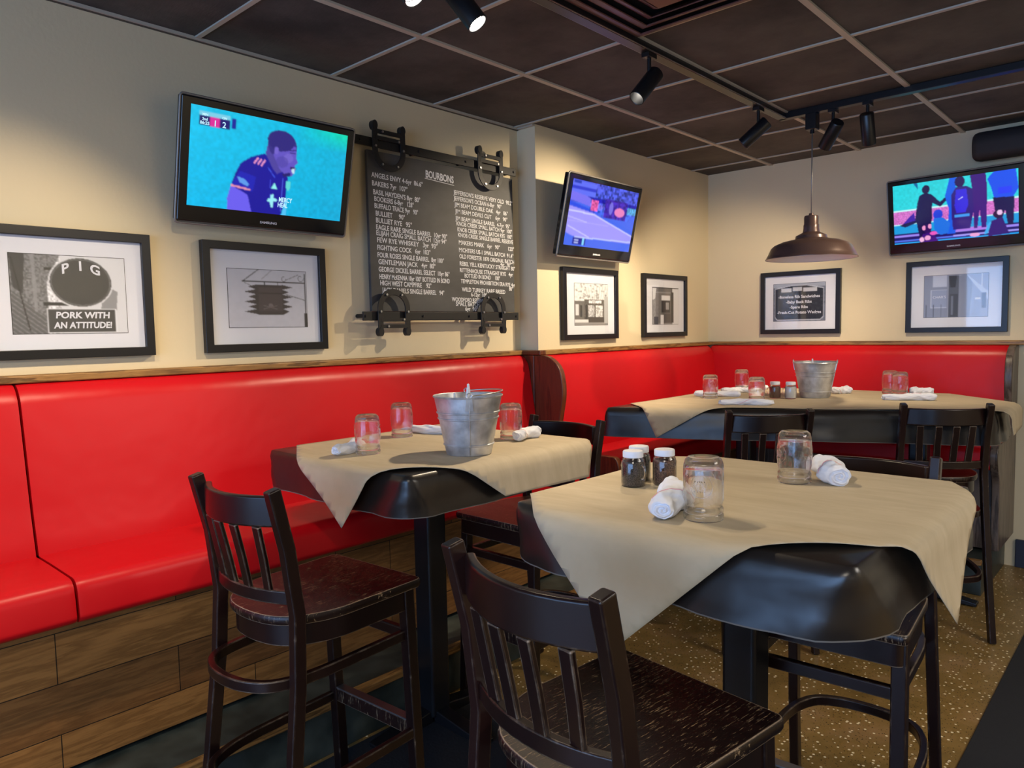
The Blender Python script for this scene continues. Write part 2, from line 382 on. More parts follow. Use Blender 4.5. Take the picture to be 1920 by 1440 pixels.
# ------------------------------------------------------------------ banquettes
def cushion(prof, axis, a, b, name, parent, base, sgn=1):
    "closed profile (depth from wall, z) swept along y (axis 1) or x (axis 0) with softened ends"
    cx = sum(p[0] for p in prof)/len(prof); cz = sum(p[1] for p in prof)/len(prof)
    L = b-a; rs = []
    st = [(0, .965), (.004, .985), (.012, 1), (.03, 1.004)]
    ts = [(a+t, k) for t, k in st]+[(a+L*i/24, 1.004) for i in range(1, 24)]+[(b-t, k) for t, k in st[::-1]]
    ts = sorted(ts)
    for t, k in ts:
        r = []
        for d, z in prof:
            d2 = cx+(d-cx)*(1-(1-k)*.5) if d > .02 else d; z2 = cz+(z-cz)*(1-(1-k)*.35)
            r.append((base+d2, t, z2) if axis == 1 else (t, base-d2, z2))
        rs.append(r)
    return MB().rings(rs).build(name, RED, parent, smooth=55)
def rnd(pts, r, n=4):
    "round polygon corners"
    out = []; N = len(pts)
    for i in range(N):
        p = Vector(pts[i]); a = Vector(pts[i-1]); b = Vector(pts[(i+1) % N])
        rr = r[i] if isinstance(r, (list, tuple)) else r
        if rr <= 0: out.append(tuple(p)); continue
        da = (a-p); db = (b-p); k = min(rr, da.length*.48, db.length*.48)
        s0 = p+da.normalized()*k; s1 = p+db.normalized()*k
        for j in range(n+1):
            t = j/n; out.append(tuple(s0*(1-t)**2+p*2*t*(1-t)+s1*t*t))
    return out
BACKP = rnd([(0, .74), (0, 1.345), (.055, 1.345), (.095, 1.30), (.125, 1.12), (.158, .92), (.19, .78), (.19, .74)], [0, 0, .03, .04, .1, .1, 0, 0], 6)
SEATP = rnd([(.02, .66), (.02, .79), (.30, .795), (.55, .795), (.565, .68), (.54, .665)], [0, 0, .05, .04, .02, .01], 5)
ENDP = rnd([(0, .2), (0, 1.345), (.10, 1.345), (.19, 1.28), (.215, 1.14), (.175, .95), (.17, .85), (.26, .81), (.56, .81), (.585, .74), (.555, .67), (.50, .61), (.48, .2)],
           [0, 0, .05, .06, .08, .1, .06, .05, .03, .04, .03, .05, 0], 5)
bl = empty('banquette', (.3, 1.3, 0), 0, 'long red vinyl banquette with plank front under the chalkboard and left-wall pictures', 'banquette')
def put(o, parent): o.location = Vector(o.location)-parent.location; return o
def panels(par, axis, base, a, b, pm):
    mb = MB()
    if axis == 1: mb.bx(base, base+.45, a, b, .2, .66)
    else: mb.bx(a, b, base-.45, base, .2, .66)
    put(mb.build('front_panel', pm, par), par)
    mb = MB()
    if axis == 1: mb.bx(base, base+.70, a, b, 0, .185)
    else: mb.bx(a, b, base-.70, base, 0, .185)
    put(mb.build('plinth', PLINTH, par, bevel=.004), par)
    mb = MB()
    if axis == 1: mb.bx(base+.685, base+.72, a, b, .17, .2)
    else: mb.bx(a, b, base-.72, base-.685, .17, .2)
    tag(put(mb.build('plinth_nosing', OAKY if axis == 1 else OAK, par, bevel=.006), par), 'worn wooden edge strip')
GAP = .655
for a, b in ((-1.2, GAP-.004), (GAP+.004, YC-.045)):
    put(cushion(BACKP, 1, a, b, 'back_cushion', bl, 0), bl); put(cushion(SEATP, 1, a, b, 'seat_cushion', bl, 0), bl)
panels(bl, 1, 0, -1.2, YC-.045, PLANKY)
# scuffed grey end of plinth as seen from the room
bf = empty('corner_banquette', (1, 4.8, 0), 0, 'L-shaped red vinyl corner banquette around the large far table', 'banquette')
put(cushion(BACKP, 1, YC+.0, YB-.10, 'back_cushion', bf, DX), bf); put(cushion(SEATP, 1, YC+.0, YB-.02, 'seat_cushion', bf, DX), bf)
put(cushion(BACKP, 0, DX+.06, 2.115, 'back_cushion', bf, YB), bf); put(cushion(SEATP, 0, DX+.58, 2.115, 'seat_cushion', bf, YB), bf)
panels(bf, 1, DX, YC, YB, PLANKY); panels(bf, 0, YB, DX+.58, 2.115, PANELG)
mb = MB().extr([(p[0]+DX, p[1]) for p in ENDP], (0, .04, 0), (0, YC-.042, 0), ((1, 0, 0), (0, 0, 1)))
mb.bx(0, DX, YC-.042, YC-.002, .2, 1.345)
put(mb.build('end_panel', PANELW, bf, bevel=.006), bf)
mb = MB().extr([(-p[0]+YB, p[1]) for p in ENDP], (.04, 0, 0), (2.116, 0, 0), ((0, 1, 0), (0, 0, 1)))
tag(put(mb.build('end_panel', PANELG, bf, bevel=.006), bf), 'greyish worn end panel')

# ------------------------------------------------------------------ tables
def offs(poly, d):
    "offset convex ccw polygon outward"
    N = len(poly); out = []
    for i in range(N):
        p0, p1, p2 = Vector(poly[i-1]), Vector(poly[i]), Vector(poly[(i+1) % N])
        e0 = (p1-p0).normalized(); e1 = (p2-p1).normalized(); n0 = Vector((e0.y, -e0.x)); n1 = Vector((e1.y, -e1.x))
        k = (n0+n1)/(1+n0.dot(n1)); out.append(tuple(p1+k*d))
    return out
def loop_of(poly, r, nc=8, ne=14):
    N = len(poly); out = []
    cor = []
    for i in range(N):
        p = Vector(poly[i]); a = Vector(poly[i-1]); b = Vector(poly[(i+1) % N])
        s0 = p+(a-p).normalized()*r; s1 = p+(b-p).normalized()*r
        cor.append([s0*(1-t)**2+p*2*t*(1-t)+s1*t*t for t in [j/nc for j in range(nc+1)]])
    for i in range(N):
        out += cor[i]; q0 = cor[i][-1]; q1 = cor[(i+1) % N][0]
        out += [q0+(q1-q0)*j/ne for j in range(1, ne)]
    return out
def table(name, poly, label, post=.045, base=True, pc=None):
    cx = sum(p[0] for p in poly)/len(poly); cy = sum(p[1] for p in poly)/len(poly)
    t = empty(name, (cx, cy, 0), 0, label, 'table')
    lp = [(x-cx, y-cy) for x, y in poly]
    MB().rings([[(p.x, p.y, 1.032) for p in loop_of(offs(lp, -.008), .02)], [(p.x, p.y, 1.060) for p in loop_of(offs(lp, -.008), .02)]]).build('tabletop', BLACKP, t)
    for px, py in (pc or [(0, 0)]):
        MB().bx(px-post, px+post, py-post, py+post, .03, 1.012).build('post', BLACKM, t, bevel=.012, seg=3)
        m = MB().bx(px-.14, px+.14, py-.14, py+.14, 1.012, 1.032); m.build('top_plate', BLACKM, t)
        m = MB()
        for a in (0, pi/2):
            for sg in (-1, 1):
                d = Vector((cos(a+pi/4*0), sin(a), 0))*sg
                m.sweep([(px+d.x*.03, py+d.y*.03, .035), (px+d.x*.29, py+d.y*.29, .014)], .06, lambda q: .05-.03*q)
        m.build('foot_base', BLACKM, t, bevel=.006)
    return t
def skirt(name, poly, drop, flare, rb, label, wav=.006, seed=1, seams=()):
    rs = random.Random(seed); N = len(poly)
    top = loop_of(poly, .022); m_in = loop_of(offs(poly, .006), .03); levels = 7
    c = Vector((sum(p[0] for p in poly)/N, sum(p[1] for p in poly)/N))
    rings = []
    rings.append([(c.x+(p.x-c.x)*.0, c.y+(p.y-c.y)*.0, 1.0665) for p in top])
    rings.append([(c.x+(p.x-c.x)*.6, c.y+(p.y-c.y)*.6, 1.0665) for p in top])
    rings.append([(p.x+(c.x-p.x)*.02, p.y+(c.y-p.y)*.02, 1.0665) for p in top])
    rings.append([(p.x, p.y, 1.064) for p in top])
    ph = [rs.uniform(0, 6.28) for _ in range(6)]
    for k in range(1, levels+1):
        t = k/levels; lp = loop_of(offs(poly, .006+flare*t), .03+(rb-.03)*t); ring = []
        for j, p in enumerate(lp):
            d = (p-c).normalized(); u = j/len(lp)*2*pi
            w = wav*t*(sin(9*u+ph[0])+.7*sin(17*u+ph[1])+.4*sin(29*u+ph[2]))+.35*wav*sin(3*t*pi+5*u+ph[3])
            ring.append((p.x+d.x*w, p.y+d.y*w, 1.0625-drop*t+.3*wav*t*sin(5*u+ph[4])))
        rings.append(ring)
    mb = MB().rings(rings, cap=False)
    # hem: a slim folded band along the lower edge
    last = rings[-1]; c3 = Vector((c.x, c.y, 0))
    inn = [Vector(p)+(c3-Vector((p[0], p[1], 0))).normalized()*.004+Vector((0, 0, .002)) for p in last]
    inn2 = [q+Vector((0, 0, .016)) for q in inn]
    mb.cm = 1; out = [Vector(p)+Vector((0, 0, -.003)) for p in last]
    mb.rings([last, out, [q+Vector((0, 0, -.005)) for q in inn]], cap=False)
    o = mb.build(name, [VINYL, HEM], smooth=70)
    return tag(o, label, 'table cover', 'dark vinyl table covers')
def nearest(poly, p):
    "outside distance and boundary point for convex ccw polygon"
    N = len(poly); inside = True; best = (1e9, None)
    for i in range(N):
        a = Vector(poly[i]); b = Vector(poly[(i+1) % N]); e = b-a
        if e.x*(p.y-a.y)-e.y*(p.x-a.x) < 0: inside = False
        t = max(0, min(1, (p-a).dot(e)/e.length_squared)); q = a+e*t; d = (p-q).length
        if d < best[0]: best = (d, q)
    return (0 if inside else best[0]), best[1]
def paper(name, sheet, poly, label, r=.035, th=1.45, z0=1.0685, lift=None, step=.025, curl=0):
    import bmesh
    bm = bmesh.new(); bm.faces.new([bm.verts.new((x, y, 0)) for x, y in sheet])
    xs = [p[0] for p in sheet]; ys = [p[1] for p in sheet]
    for ax, lo, hi in ((0, min(xs), max(xs)), (1, min(ys), max(ys))):
        k = lo+step
        while k < hi:
            co = (k, 0, 0) if ax == 0 else (0, k, 0); no = (1, 0, 0) if ax == 0 else (0, 1, 0)
            bmesh.ops.bisect_plane(bm, geom=bm.verts[:]+bm.edges[:]+bm.faces[:], plane_co=co, plane_no=no); k += step
    P2 = offs(poly, .015)
    for v in bm.verts:
        p = Vector((v.co.x, v.co.y)); s, q = nearest(P2, p); z = z0; x, y = p
        if s > 0:
            n = (p-q).normalized(); a = min(s/r, th); o = r*sin(a)+max(0, s-r*a)*cos(th); dn = r*(1-cos(a))+max(0, s-r*a)*sin(th)
            o += .006*sin(11*s+4*x)*min(1, s/.1)
            x = q.x+n.x*o; y = q.y+n.y*o; z = z0-dn
        if lift: z += lift(p.x, p.y, s)
        z += .0015*(1+sin(7*p.x+5*p.y))*(1 if s == 0 else .3)
        v.co = (x, y, z)
    me = bpy.data.meshes.new(name); bm.to_mesh(me); bm.free(); me.materials.append(PAPER)
    me.polygons.foreach_set('use_smooth', [True]*len(me.polygons))
    o = bpy.data.objects.new(name, me); COL.objects.link(o)
    md = o.modifiers.new('thick', 'SOLIDIFY'); md.thickness = .0012; md.offset = 1
    return tag(o, label, 'paper', 'kraft paper table sheets')
NT = [(1.673, 1.312), (2.473, 1.312), (2.485, 2.165), (1.69, 2.14)]
table('high_top_table', NT, 'square black high-top table nearest the camera, right of centre')
skirt('table_cover', NT, .135, .025, .16, 'dark vinyl cover draped over the nearest high-top table', .005, 3)
paper('table_paper', [(2.01, 1.015), (2.72, 1.70), (2.25, 2.50), (1.27, 1.80)], NT, 'brown kraft paper sheet with two hanging corners on the nearest table',
      lift=lambda x, y, s: .012*max(0, 1-((x-2.36)**2+(y-1.36)**2)/.02))
LT = [(.40, 1.36), (1.21, 1.352), (1.196, 2.21), (.40, 2.20)]
table('high_top_table', LT, 'square black high-top table beside the long red banquette')
skirt('table_cover', LT, .125, .022, .14, 'dark vinyl cover on the table beside the long red banquette', .005, 5)
paper('table_paper', [(.97, 1.13), (1.36, 1.70), (1.365, 2.16), (1.21, 2.23), (.41, 2.215), (.405, 1.47)], LT, 'brown kraft paper sheet under the bucket on the table by the long banquette',
      r=.045, lift=lambda x, y, s: .008*max(0, 1-((x-1.15)**2+(y-1.42)**2)/.012))
FT = [(.60, 3.22), (1.45, 3.62), (2.24, 4.02), (2.22, 4.50), (1.85, 4.88), (.60, 4.80)]
table('corner_table', FT, 'large dark table filling the red corner booth', pc=[(-.45, -.2), (.35, .2)])
skirt('table_cover', FT, .150, .02, .08, 'dark vinyl cover with long skirt on the large corner booth table', .006, 8)
paper('table_paper', [(.93, 3.16), (1.16, 3.50), (1.45, 3.64), (2.20, 4.02), (2.40, 4.10), (2.38, 4.45), (1.88, 4.87), (.62, 4.79), (.62, 3.42)], FT, 'brown kraft paper sheet on the large corner booth table', r=.05)

# ------------------------------------------------------------------ bar chairs
def arc(y0, bow, z, x1, n=11): return [(-x1+2*x1*i/(n-1), y0-bow*(1-(2*i/(n-1)-1)**2), z) for i in range(n)]
def make_chair():
    t = empty('bar_chair', (0, 0, 0), 0, 'x', 'chair', 'slat-back wooden bar chairs')
    for s in (-1, 1):
        pts = [(s*.203, -.285, 0), (s*.196, -.24, .3), (s*.188, -.205, .6), (s*.182, -.195, .78), (s*.180, -.215, .95), (s*.182, -.253, 1.112)]
        cr = []
        for i in range(len(pts)-1):
            for j in range(3): a = Vector(pts[i]); b = Vector(pts[i+1]); cr.append(a+(b-a)*j/3)
        cr.append(Vector(pts[-1]))
        MB().sweep(cr, .029, .036, (0, 1, 0)).build('back_post', CHAIR, t, bevel=.005)
        MB().sweep([(s*.186, .205, 0), (s*.180, .178, .74)], .036, .036, (0, 1, 0)).build('leg', CHAIR, t, bevel=.005)
    MB().sweep(arc(-.224, .055, 1.050, .168), .020, .079).build('top_rail', CHAIR, t, bevel=.006)
    MB().sweep(arc(-.198, .040, .822, .170), .020, .036).build('lower_rail', CHAIR, t, bevel=.004)
    for x in (-.108, -.036, .036, .108):
        k = 1-(x/.17)**2
        MB().sweep([(x*.95, -.198-.040*k, .83), (x, -.210-.046*k, .92), (x*1.02, -.222-.055*k, 1.01)], .030, .012, (0, 1, 0)).build('slat', CHAIR, t, bevel=.003)
    o = rnd([(-.205, .225), (-.200, -.10), (-.13, -.215), (0, -.238), (.13, -.215), (.200, -.10), (.205, .225)], [.02, .12, .09, .12, .09, .12, .02], 5)
    MB().rings([[(x*.985, y*.985, .738) for x, y in o], [(x, y, .745) for x, y in o], [(x, y, .758) for x, y in o], [(x*.985, y*.985, .763) for x, y in o]]).build('seat', SEATM, t, smooth=40)
    o2 = [(x*.90, y*.90, .708) for x, y in o]
    MB().sweep(o2, .018, .062, loop=True).build('seat_apron', CHAIR, t, bevel=.003)
    for z, e in ((.60, 0), (.30, .012)):
        xx = .176+e; ring = [(-xx, .18, z), (-xx, -.12, z), (-xx*.93, -.205, z), (-xx*.75, -.262-e, z), (-xx*.4, -.292-e, z), (0, -.30-e, z), (xx*.4, -.292-e, z), (xx*.75, -.262-e, z), (xx*.93, -.205, z), (xx, -.12, z), (xx, .18, z)]
        MB().sweep(rnd(ring, [0]+[.07]*9+[0], 4), .020, .030).build('bent_stretcher', CHAIR, t, bevel=.004)
    MB().bx(-.17, .17, .17, .192, .585, .618).build('front_stretcher', CHAIR, t, bevel=.004)
    ft = MB().bx(-.18, .18, .180, .205, .285, .330).build('footrest', SEATM, t, bevel=.003)
    tag(MB().bx(-.165, .165, .178, .207, .330, .335).build('wear_plate', CHROME, ft), 'scuffed metal strip')
    return t
ch0 = make_chair(); bpy.context.view_layer.update()
chairs = [
    (1.05, 1.135, 4, 'dark wooden bar chair at the near side of the table by the long banquette'),
    (2.130, 1.105, -7, 'dark wooden bar chair in front of the nearest table, closest to the camera'),
    (.935, 2.20, 180, 'dark wooden bar chair facing camera behind the table with the condiment bucket'),
    (2.215, 2.03, 184, 'dark wooden bar chair tucked under the far side of the nearest table'),
    (1.357, 3.355, 42, 'dark wooden bar chair at the left front of the corner booth table'),
    (1.955, 4.05, 30, 'dark wooden bar chair at the right front of the corner booth table'),
]
for i, (x, y, a, lab) in enumerate(chairs):
    o = ch0 if i == 0 else copy_tree(ch0)
    o.location = (x, y, 0); o.rotation_euler = (0, 0, R(a)); o['label'] = lab

# ------------------------------------------------------------------ table things
TZ = 1.0715
def adj(x, y):
    d = .11 if y > 3 else .04
    v = Vector((2.88-x, -y)).normalized()*d
    return x+v.x, y+v.y
def jar(x, y, label, group, sc=1, z=TZ):
    "upside-down mason jar glass: mouth down, embossed side"
    x, y = adj(x, y)
    t = empty('mason_jar_glass', (x, y, z), random.uniform(0, 6), label, 'glass', group)
    o = [(.0415, 0), (.0432, .002), (.0432, .012), (.0405, .015), (.0425, .018), (.0425, .026), (.040, .029), (.0402, .034), (.0435, .045), (.0438, .060), (.0432, .105), (.0425, .120), (.039, .131), (.033, .1365), (.030, .1355), (.014, .131), (.001, .1305)]
    i = [(.001, .126), (.028, .126), (.036, .120), (.0395, .11), (.0402, .05), (.038, .034), (.0375, .002), (.0415, 0)]
    MB().lathe(o+i, 40, cap=False).build('jar_body', GLASS, t, smooth=60)
    for k in range(2):
        a0 = k*pi; m = MB()
        def pt(u, v): a = a0+u/.0438; return (.0442*cos(a), .0442*sin(a), .078+v)
        m.tube([pt(.024*cos(q), .024*sin(q)) for q in [2*pi*j/24 for j in range(24)]], .0009, 5, loop=True)
        for q in range(5): m.tube([pt(-.015+.006*q+.003*sin(j*1.9+q), -.012+.006*j) for j in range(5)], .0008, 5)
        m.build('embossing', GLASS, t, smooth=180)
    return t
G1 = 'upturned mason jar glasses'
jar(2.10, 1.472, 'upturned mason jar glass at the front of the nearest table, beside a napkin roll', G1)
jar(2.11, 1.965, 'upturned mason jar glass near the back edge of the nearest table', G1)
jar(.768, 1.535, 'front upturned mason jar on the left table, left of the bucket', G1)
jar(.545, 1.868, 'upturned mason jar in front of the long napkin on the left table', G1)
jar(.945, 2.09, 'upturned mason jar half hidden behind the bucket on the left table', G1)
jar(.80, 4.01, 'leftmost upturned mason jar on the corner booth table', G1)
jar(.735, 4.57, 'upturned mason jar at the back left of the corner booth table', G1)
jar(1.115, 3.95, 'upturned mason jar directly behind the lavender napkin on the corner booth table', G1)
jar(1.575, 4.80, 'rear one of the two overlapping upturned jars at right of the corner booth table', G1)
jar(1.655, 4.70, 'front one of the two overlapping upturned jars at right of the corner booth table', G1)
def shaker(x, y, fill, label, rz=0):
    x, y = adj(x, y)
    t = empty('spice_shaker', (x, y, TZ), rz, label, 'shaker', 'mason jar shakers')
    pr = [(.001, .0), (.027, 0), (.0305, .003), (.0315, .012), (.0315, .062), (.029, .072), (.0245, .078), (.0245, .086)]
    MB().lathe(pr+[(.0225, .086), (.0225, .077), (.027, .070), (.0295, .06), (.0295, .012), (.028, .004), (.001, .003)], 32, cap=False).build('jar_body', GLASS, t, smooth=60)
    MB().lathe([(.001, .004), (.027, .004), (.029, .012), (.029, .060), (.0262, .068), (.001, .069)], 28, cap=False).build('spice_fill', fill, t, smooth=50)
    MB().lathe([(.0250, .078), (.0272, .079), (.0272, .092), (.0255, .095), (.001, .0955)], 32, cap=False).build('lid', PLASTW, t, smooth=40)
    MB().tube([(-.030, 0, .022), (-.042, 0, .026), (-.047, 0, .040), (-.043, 0, .056), (-.031, 0, .062)], .0032, 8).build('handle', GLASS, t, smooth=180)
shaker(1.795, 1.655, PEPPER, 'shaker filled with black pepper, front of the trio on the nearest table', R(165))
shaker(1.85, 1.725, RUB, 'shaker filled with brown rub, right one of the trio on the nearest table', R(-60))
shaker(1.765, 1.73, PEPPER, 'shaker mostly hidden behind the pepper on the nearest table', R(30))
shaker(1.115, 4.20, RUB, 'brown spice shaker left of the bucket on the corner booth table')
shaker(1.20, 4.22, SALT, 'white salt shaker just left of the bucket on the corner booth table')
def napkin(p0, p1, r, label, seed=0, flat=.85):
    rs = random.Random(seed); a = Vector((*adj(*p0), 0)); b = Vector((*adj(*p1), 0)); L = (b-a).length; d = (b-a)/L
    t = empty('napkin_roll', ((a+b).x/2, (a+b).y/2, TZ), math.atan2(d.y, d.x), label, 'napkin', 'rolled cloth napkins')
    ph = [rs.uniform(0, 6.28) for _ in range(8)]; n = 72; K = 54; tw = rs.choice((-1, 1))*rs.uniform(.9, 1.5)
    def surf(u, q):
        bd = .010*sin(2.4*u*pi+ph[0]); e = min(1, .80+2.2*min(u, 1-u))
        k = ((q+tw*u*2*pi+ph[1])/(2*pi)) % 1; k2 = ((q*1-tw*u*4*pi+ph[2])/(2*pi)) % 1
        step = .84+.20*min(1, k/.93)*(1 if k < .93 else (1-(k-.93)/.07)); st2 = .055*(k2 if k2 < .92 else (1-(k2-.92)/.08))
        cr = .045*sin(3*q+9*u+ph[3])+.035*sin(5*q-16*u+ph[4])+.03*sin(2*q+22*u+ph[5])+.02*sin(9*q+30*u+ph[6])
        rr = r*e*(step+st2+cr)*(1+.10*sin(pi*u*1.7+ph[7]))
        return (u-.5)*L, bd+rr*cos(q), max(.0, r*flat*.93+rr*flat*sin(q))
    rings = [[surf(i/K, 2*pi*j/n) for j in range(n)] for i in range(K+1)]
    for end in (0, -1):
        rg = rings[end]; sgn = -1 if end == 0 else 1; ext = []
        cy = sum(p[1] for p in rg)/n; cz = sum(p[2] for p in rg)/n
        for k in range(1, 15):
            sc = 1-k/15.; ring = []
            for j, p in enumerate(rg):
                spi = .5+.5*sin(2*pi*(sc*2.3)+2*pi*j/n)
                ring.append((rg[0][0]+sgn*(.009*min(1, k/3)*spi+.004*sin(2*2*pi*j/n+ph[4])*sc), cy+(p[1]-cy)*sc, cz+(p[2]-cz)*sc))
            ext.append(ring)
        rings = ext[::-1]+rings if end == 0 else rings+ext
    MB().rings(rings).build('cloth', NAP, t, smooth=180)
    ln = []
    for i in range(26):
        u = .12+.62*i/25; q = -ph[1]-tw*u*2*pi+.80*2*pi; x, y, z = surf(u, q); ln.append((x, y*1.0, z+.0006))
    if max(p[2] for p in ln) > r*.6: MB().tube(ln, .0011, 5).build('stitching', STITCH, t, smooth=180)
napkin((2.052, 1.395), (1.955, 1.615), .034, 'rolled white napkin left of the front jar on the nearest table', 1)
napkin((2.222, 1.975), (2.135, 2.12), .034, 'rolled white napkin right of the rear jar on the nearest table', 2)
napkin((.735, 1.435), (.635, 1.61), .024, 'rolled white napkin behind the front jar on the left table', 3)
napkin((.44, 1.955), (.76, 2.04), .021, 'long white napkin roll between the bucket and banquette on the left table', 4)
napkin((1.005, 2.05), (.985, 2.185), .026, 'white napkin roll right of the bucket at the back of the left table', 5)
napkin((1.02, 3.70), (1.26, 3.82), .024, 'lavender-white napkin roll at the front of the corner booth table', 6, .7)
napkin((1.66, 4.38), (1.88, 4.50), .024, 'large white napkin roll in front of the paired jars on the corner table', 7, .8)
napkin((.67, 4.07), (.91, 4.16), .022, 'white napkin roll tucked by the leftmost jar on the corner table', 8)
napkin((.72, 4.33), (.86, 4.46), .022, 'white napkin roll between the two left jars on the corner table', 9)
napkin((1.70, 4.76), (1.80, 4.80), .028, 'white napkin end showing behind the paired jars on the corner table', 10)
napkin((1.30, 4.62), (1.37, 4.70), .026, 'white napkin end peeking out right of the corner table bucket', 11)
napkin((.68, 4.62), (.84, 4.72), .020, 'white napkin behind the back left jar on the corner table', 12)
def bucket(x, y, rz, label, hd):
    t = empty('metal_bucket', (x, y, TZ), rz, label, 'bucket', 'galvanised table buckets')
    h = .198; rr = lambda z: .078+(.116-.078)*z/h
    pr = [(.001, .004), (.074, .004), (.077, 0), (rr(0), .003)]
    for z in (.03, .032, .036, .038, .08, .12, .122, .126, .128, .140, .142, .146, .148, .17, .19):
        pr.append((rr(z)+(.0032 if z in (.032, .036, .122, .126, .142, .146) else 0), z))
    pr += [(.1155, .195), (.119, .196), (.1205, .199), (.119, .202), (.116, .200)]
    pr += [(rr(z)-.0015, z) for z in (.19, .1, .02)]+[(.001, .008)]
    MB().lathe(pr, 56, cap=False).build('pail', GALV, t, smooth=35)
    m = MB(); m.bx(-.003, .003, -.0, .0015, .01, .19); se = []
    m = MB().tube([(0, -rr(z)-.001, z) for z in (.005, .05, .1, .15, .192)], .0022, 6); m.build('seam', GALV, t, smooth=180)
    for s in (-1, 1):
        m = MB(); m.rings([[(a, s*(rr(z+b)+off), z+b) for a, b in ((-.014, -.02), (.014, -.02), (.010, .022), (-.010, .022))] for z, off in ((.176, 0), (.176, .003))])
        m.tube([(0.009*cos(q), s*.119, .206+.009*sin(q)) for q in [2*pi*j/14 for j in range(14)]], .0022, 6, loop=True)
        m.build('ear', GALV, t, smooth=40)
    n = 22
    pts = []
    for j in range(n+1):
        a = pi*j/n; yy = -.119*cos(a); o = .119*sin(a); pts.append((o*cos(hd), yy, .206+o*sin(hd)))
    MB().tube(pts, .0022, 8).build('wire_handle', STEEL, t, smooth=180)
bucket(1.08, 1.73, R(48), 'galvanised bucket of sauce bottles on the table by the long banquette', R(4))
bucket(1.32, 4.27, R(100), 'galvanised bucket on the corner booth table', R(-1))
def bottle(x, y, z, lean, body, label, h=.145):
    t = empty('squeeze_bottle', (x, y, z), 0, label, 'bottle', rx=lean)
    MB().lathe([(.001, 0), (.026, 0), (.028, .004), (.028, h*.72), (.024, h*.8), (.02, h*.82), (.001, h*.82)], 24, cap=False).build('bottle_body', body, t, smooth=50)
    MB().lathe([(.021, h*.82), (.022, h*.84), (.022, h*.93), (.016, h*.97), (.007, h), (.004, h+.045), (.001, h+.047)], 20, cap=False).build('nozzle_cap', PLASTW, t, smooth=50)
bottle(1.055, 1.77, TZ+.012, .06, PLASTR, 'red squeeze bottle with white nozzle inside the nearer bucket', .178)
bottle(1.10, 1.71, TZ+.012, 0, PLASTW, 'white squeeze bottle inside the nearer bucket', .168)
bottle(1.04, 1.712, TZ+.012, .03, PLASTR, 'shorter red squeeze bottle inside the nearer bucket', .15)
bottle(1.295, 4.30, TZ+.012, .02, PLASTW, 'white squeeze bottle inside the corner table bucket', .162)

# ------------------------------------------------------------------ wall pictures
def picture(loc, rz, W_, H_, label, cv, pw, ph, ox, oz, text=None, b=.032):
    t = empty('framed_photo', loc, rz, label, 'picture', 'black framed photographs')
    fr = MB(); D = .026
    o = [(-W_/2, -H_/2), (W_/2, -H_/2), (W_/2, H_/2), (-W_/2, H_/2)]; i = [(-W_/2+b, -H_/2+b), (W_/2-b, -H_/2+b), (W_/2-b, H_/2-b), (-W_/2+b, H_/2-b)]
    R3 = lambda P, y: [(x, y, z) for x, z in P]
    fr.rings([R3(o, 0), R3(o, -D), R3(i, -D), R3(i, -.004), ], cap=False); fr.add(R3(o, 0), [(0, 1, 2, 3)])
    fr.build('frame', BLACKM, t, bevel=.002)
    MB().bx(-W_/2+b, W_/2-b, -.010, -.005, -H_/2+b, H_/2-b).build('mat_board', MATB, t)
    k = MB().bx(ox-pw/2-.002, ox+pw/2+.002, -.0104, -.010, oz-ph/2-.002, oz+ph/2+.002); k.build('inner_line', BLACKP, t)
    pr = cv.mesh('photo_print', pw, ph, -.0112, PRINT, t, ox-pw/2, oz-ph/2)
    if text: text(t, ox, oz, pw, ph)
    g_ = MB().bx(-W_/2+b, W_/2-b, -.017, -.015, -H_/2+b, H_/2-b); g_.build('glass', PANE, t)
    return t
# sign that reads PIG / PORK WITH AN ATTITUDE!
c = Canvas(150, 112, (225, 225, 225))
c.poly([(0, 0), (.42, 0), (.30, .35), (.30, 1), (0, 1)], (120, 120, 120)); c.noise(.5, 0, 0, .42, 1, 2)
c.poly([(0, 0), (.13, 0), (.10, .5), (.02, .42)], (60, 60, 60)); c.poly([(0, .45), (.28, .78), (.28, 1), (0, 1)], (95, 95, 95))
for k in range(9): c.line(0, .48+k*.06, .28, .80+k*.06, .006, (160, 160, 160), .6)
c.line(.02, .05, .14, .95, .012, (40, 40, 40)); c.line(.19, 0, .20, .7, .03, (150, 150, 150), .7)
c.rect(.28, .16, .5, .2, (40, 40, 40)); c.rect(.26, .6, .5, .64, (40, 40, 40))
c.poly([(.78, .35), (.92, .45), (.9, .75), (.75, .9)], (150, 150, 150))
c.ell(.595, .34, .285, .33, (225, 225, 225)); c.ell(.595, .34, .272, .312, (60, 60, 60)); c.ell(.595, .34, .262, .30, (110, 110, 110)); c.ell(.595, .34, .255, .29, (58, 58, 58))
c.rect(.285, .68, .90, .99, (235, 235, 235)); c.rect(.295, .69, .89, .98, (62, 62, 62))
def tx1(t, ox, oz, pw, ph):
    m = MB()
    for ch, dx, dz, sl in (('P', -.060, .028, .35), ('I', -.006, .042, 0), ('G', .030, .036, -.3)):
        text_mb(m, ch, .046, ox+.034+dx, oz+.043+dz, -.0118, 1.0, 0, slope=sl, bold=.0012)
    text_mb(m, 'PORK WITH', .030, ox+.034, oz-.081, -.0118, 1.05, .1, align='CENTER', bold=.001)
    text_mb(m, 'AN ATTITUDE!', .030, ox+.034, oz-.116, -.0118, .92, .1, align='CENTER', bold=.001)
    m.build('sign_lettering', MATB, t)
picture((.004, .84, 1.646), pi/2, .56, .447, 'black framed photo of a round sign reading PIG, leftmost on the left wall', c.blur(1), .358, .268, .01, -.003, tx1)
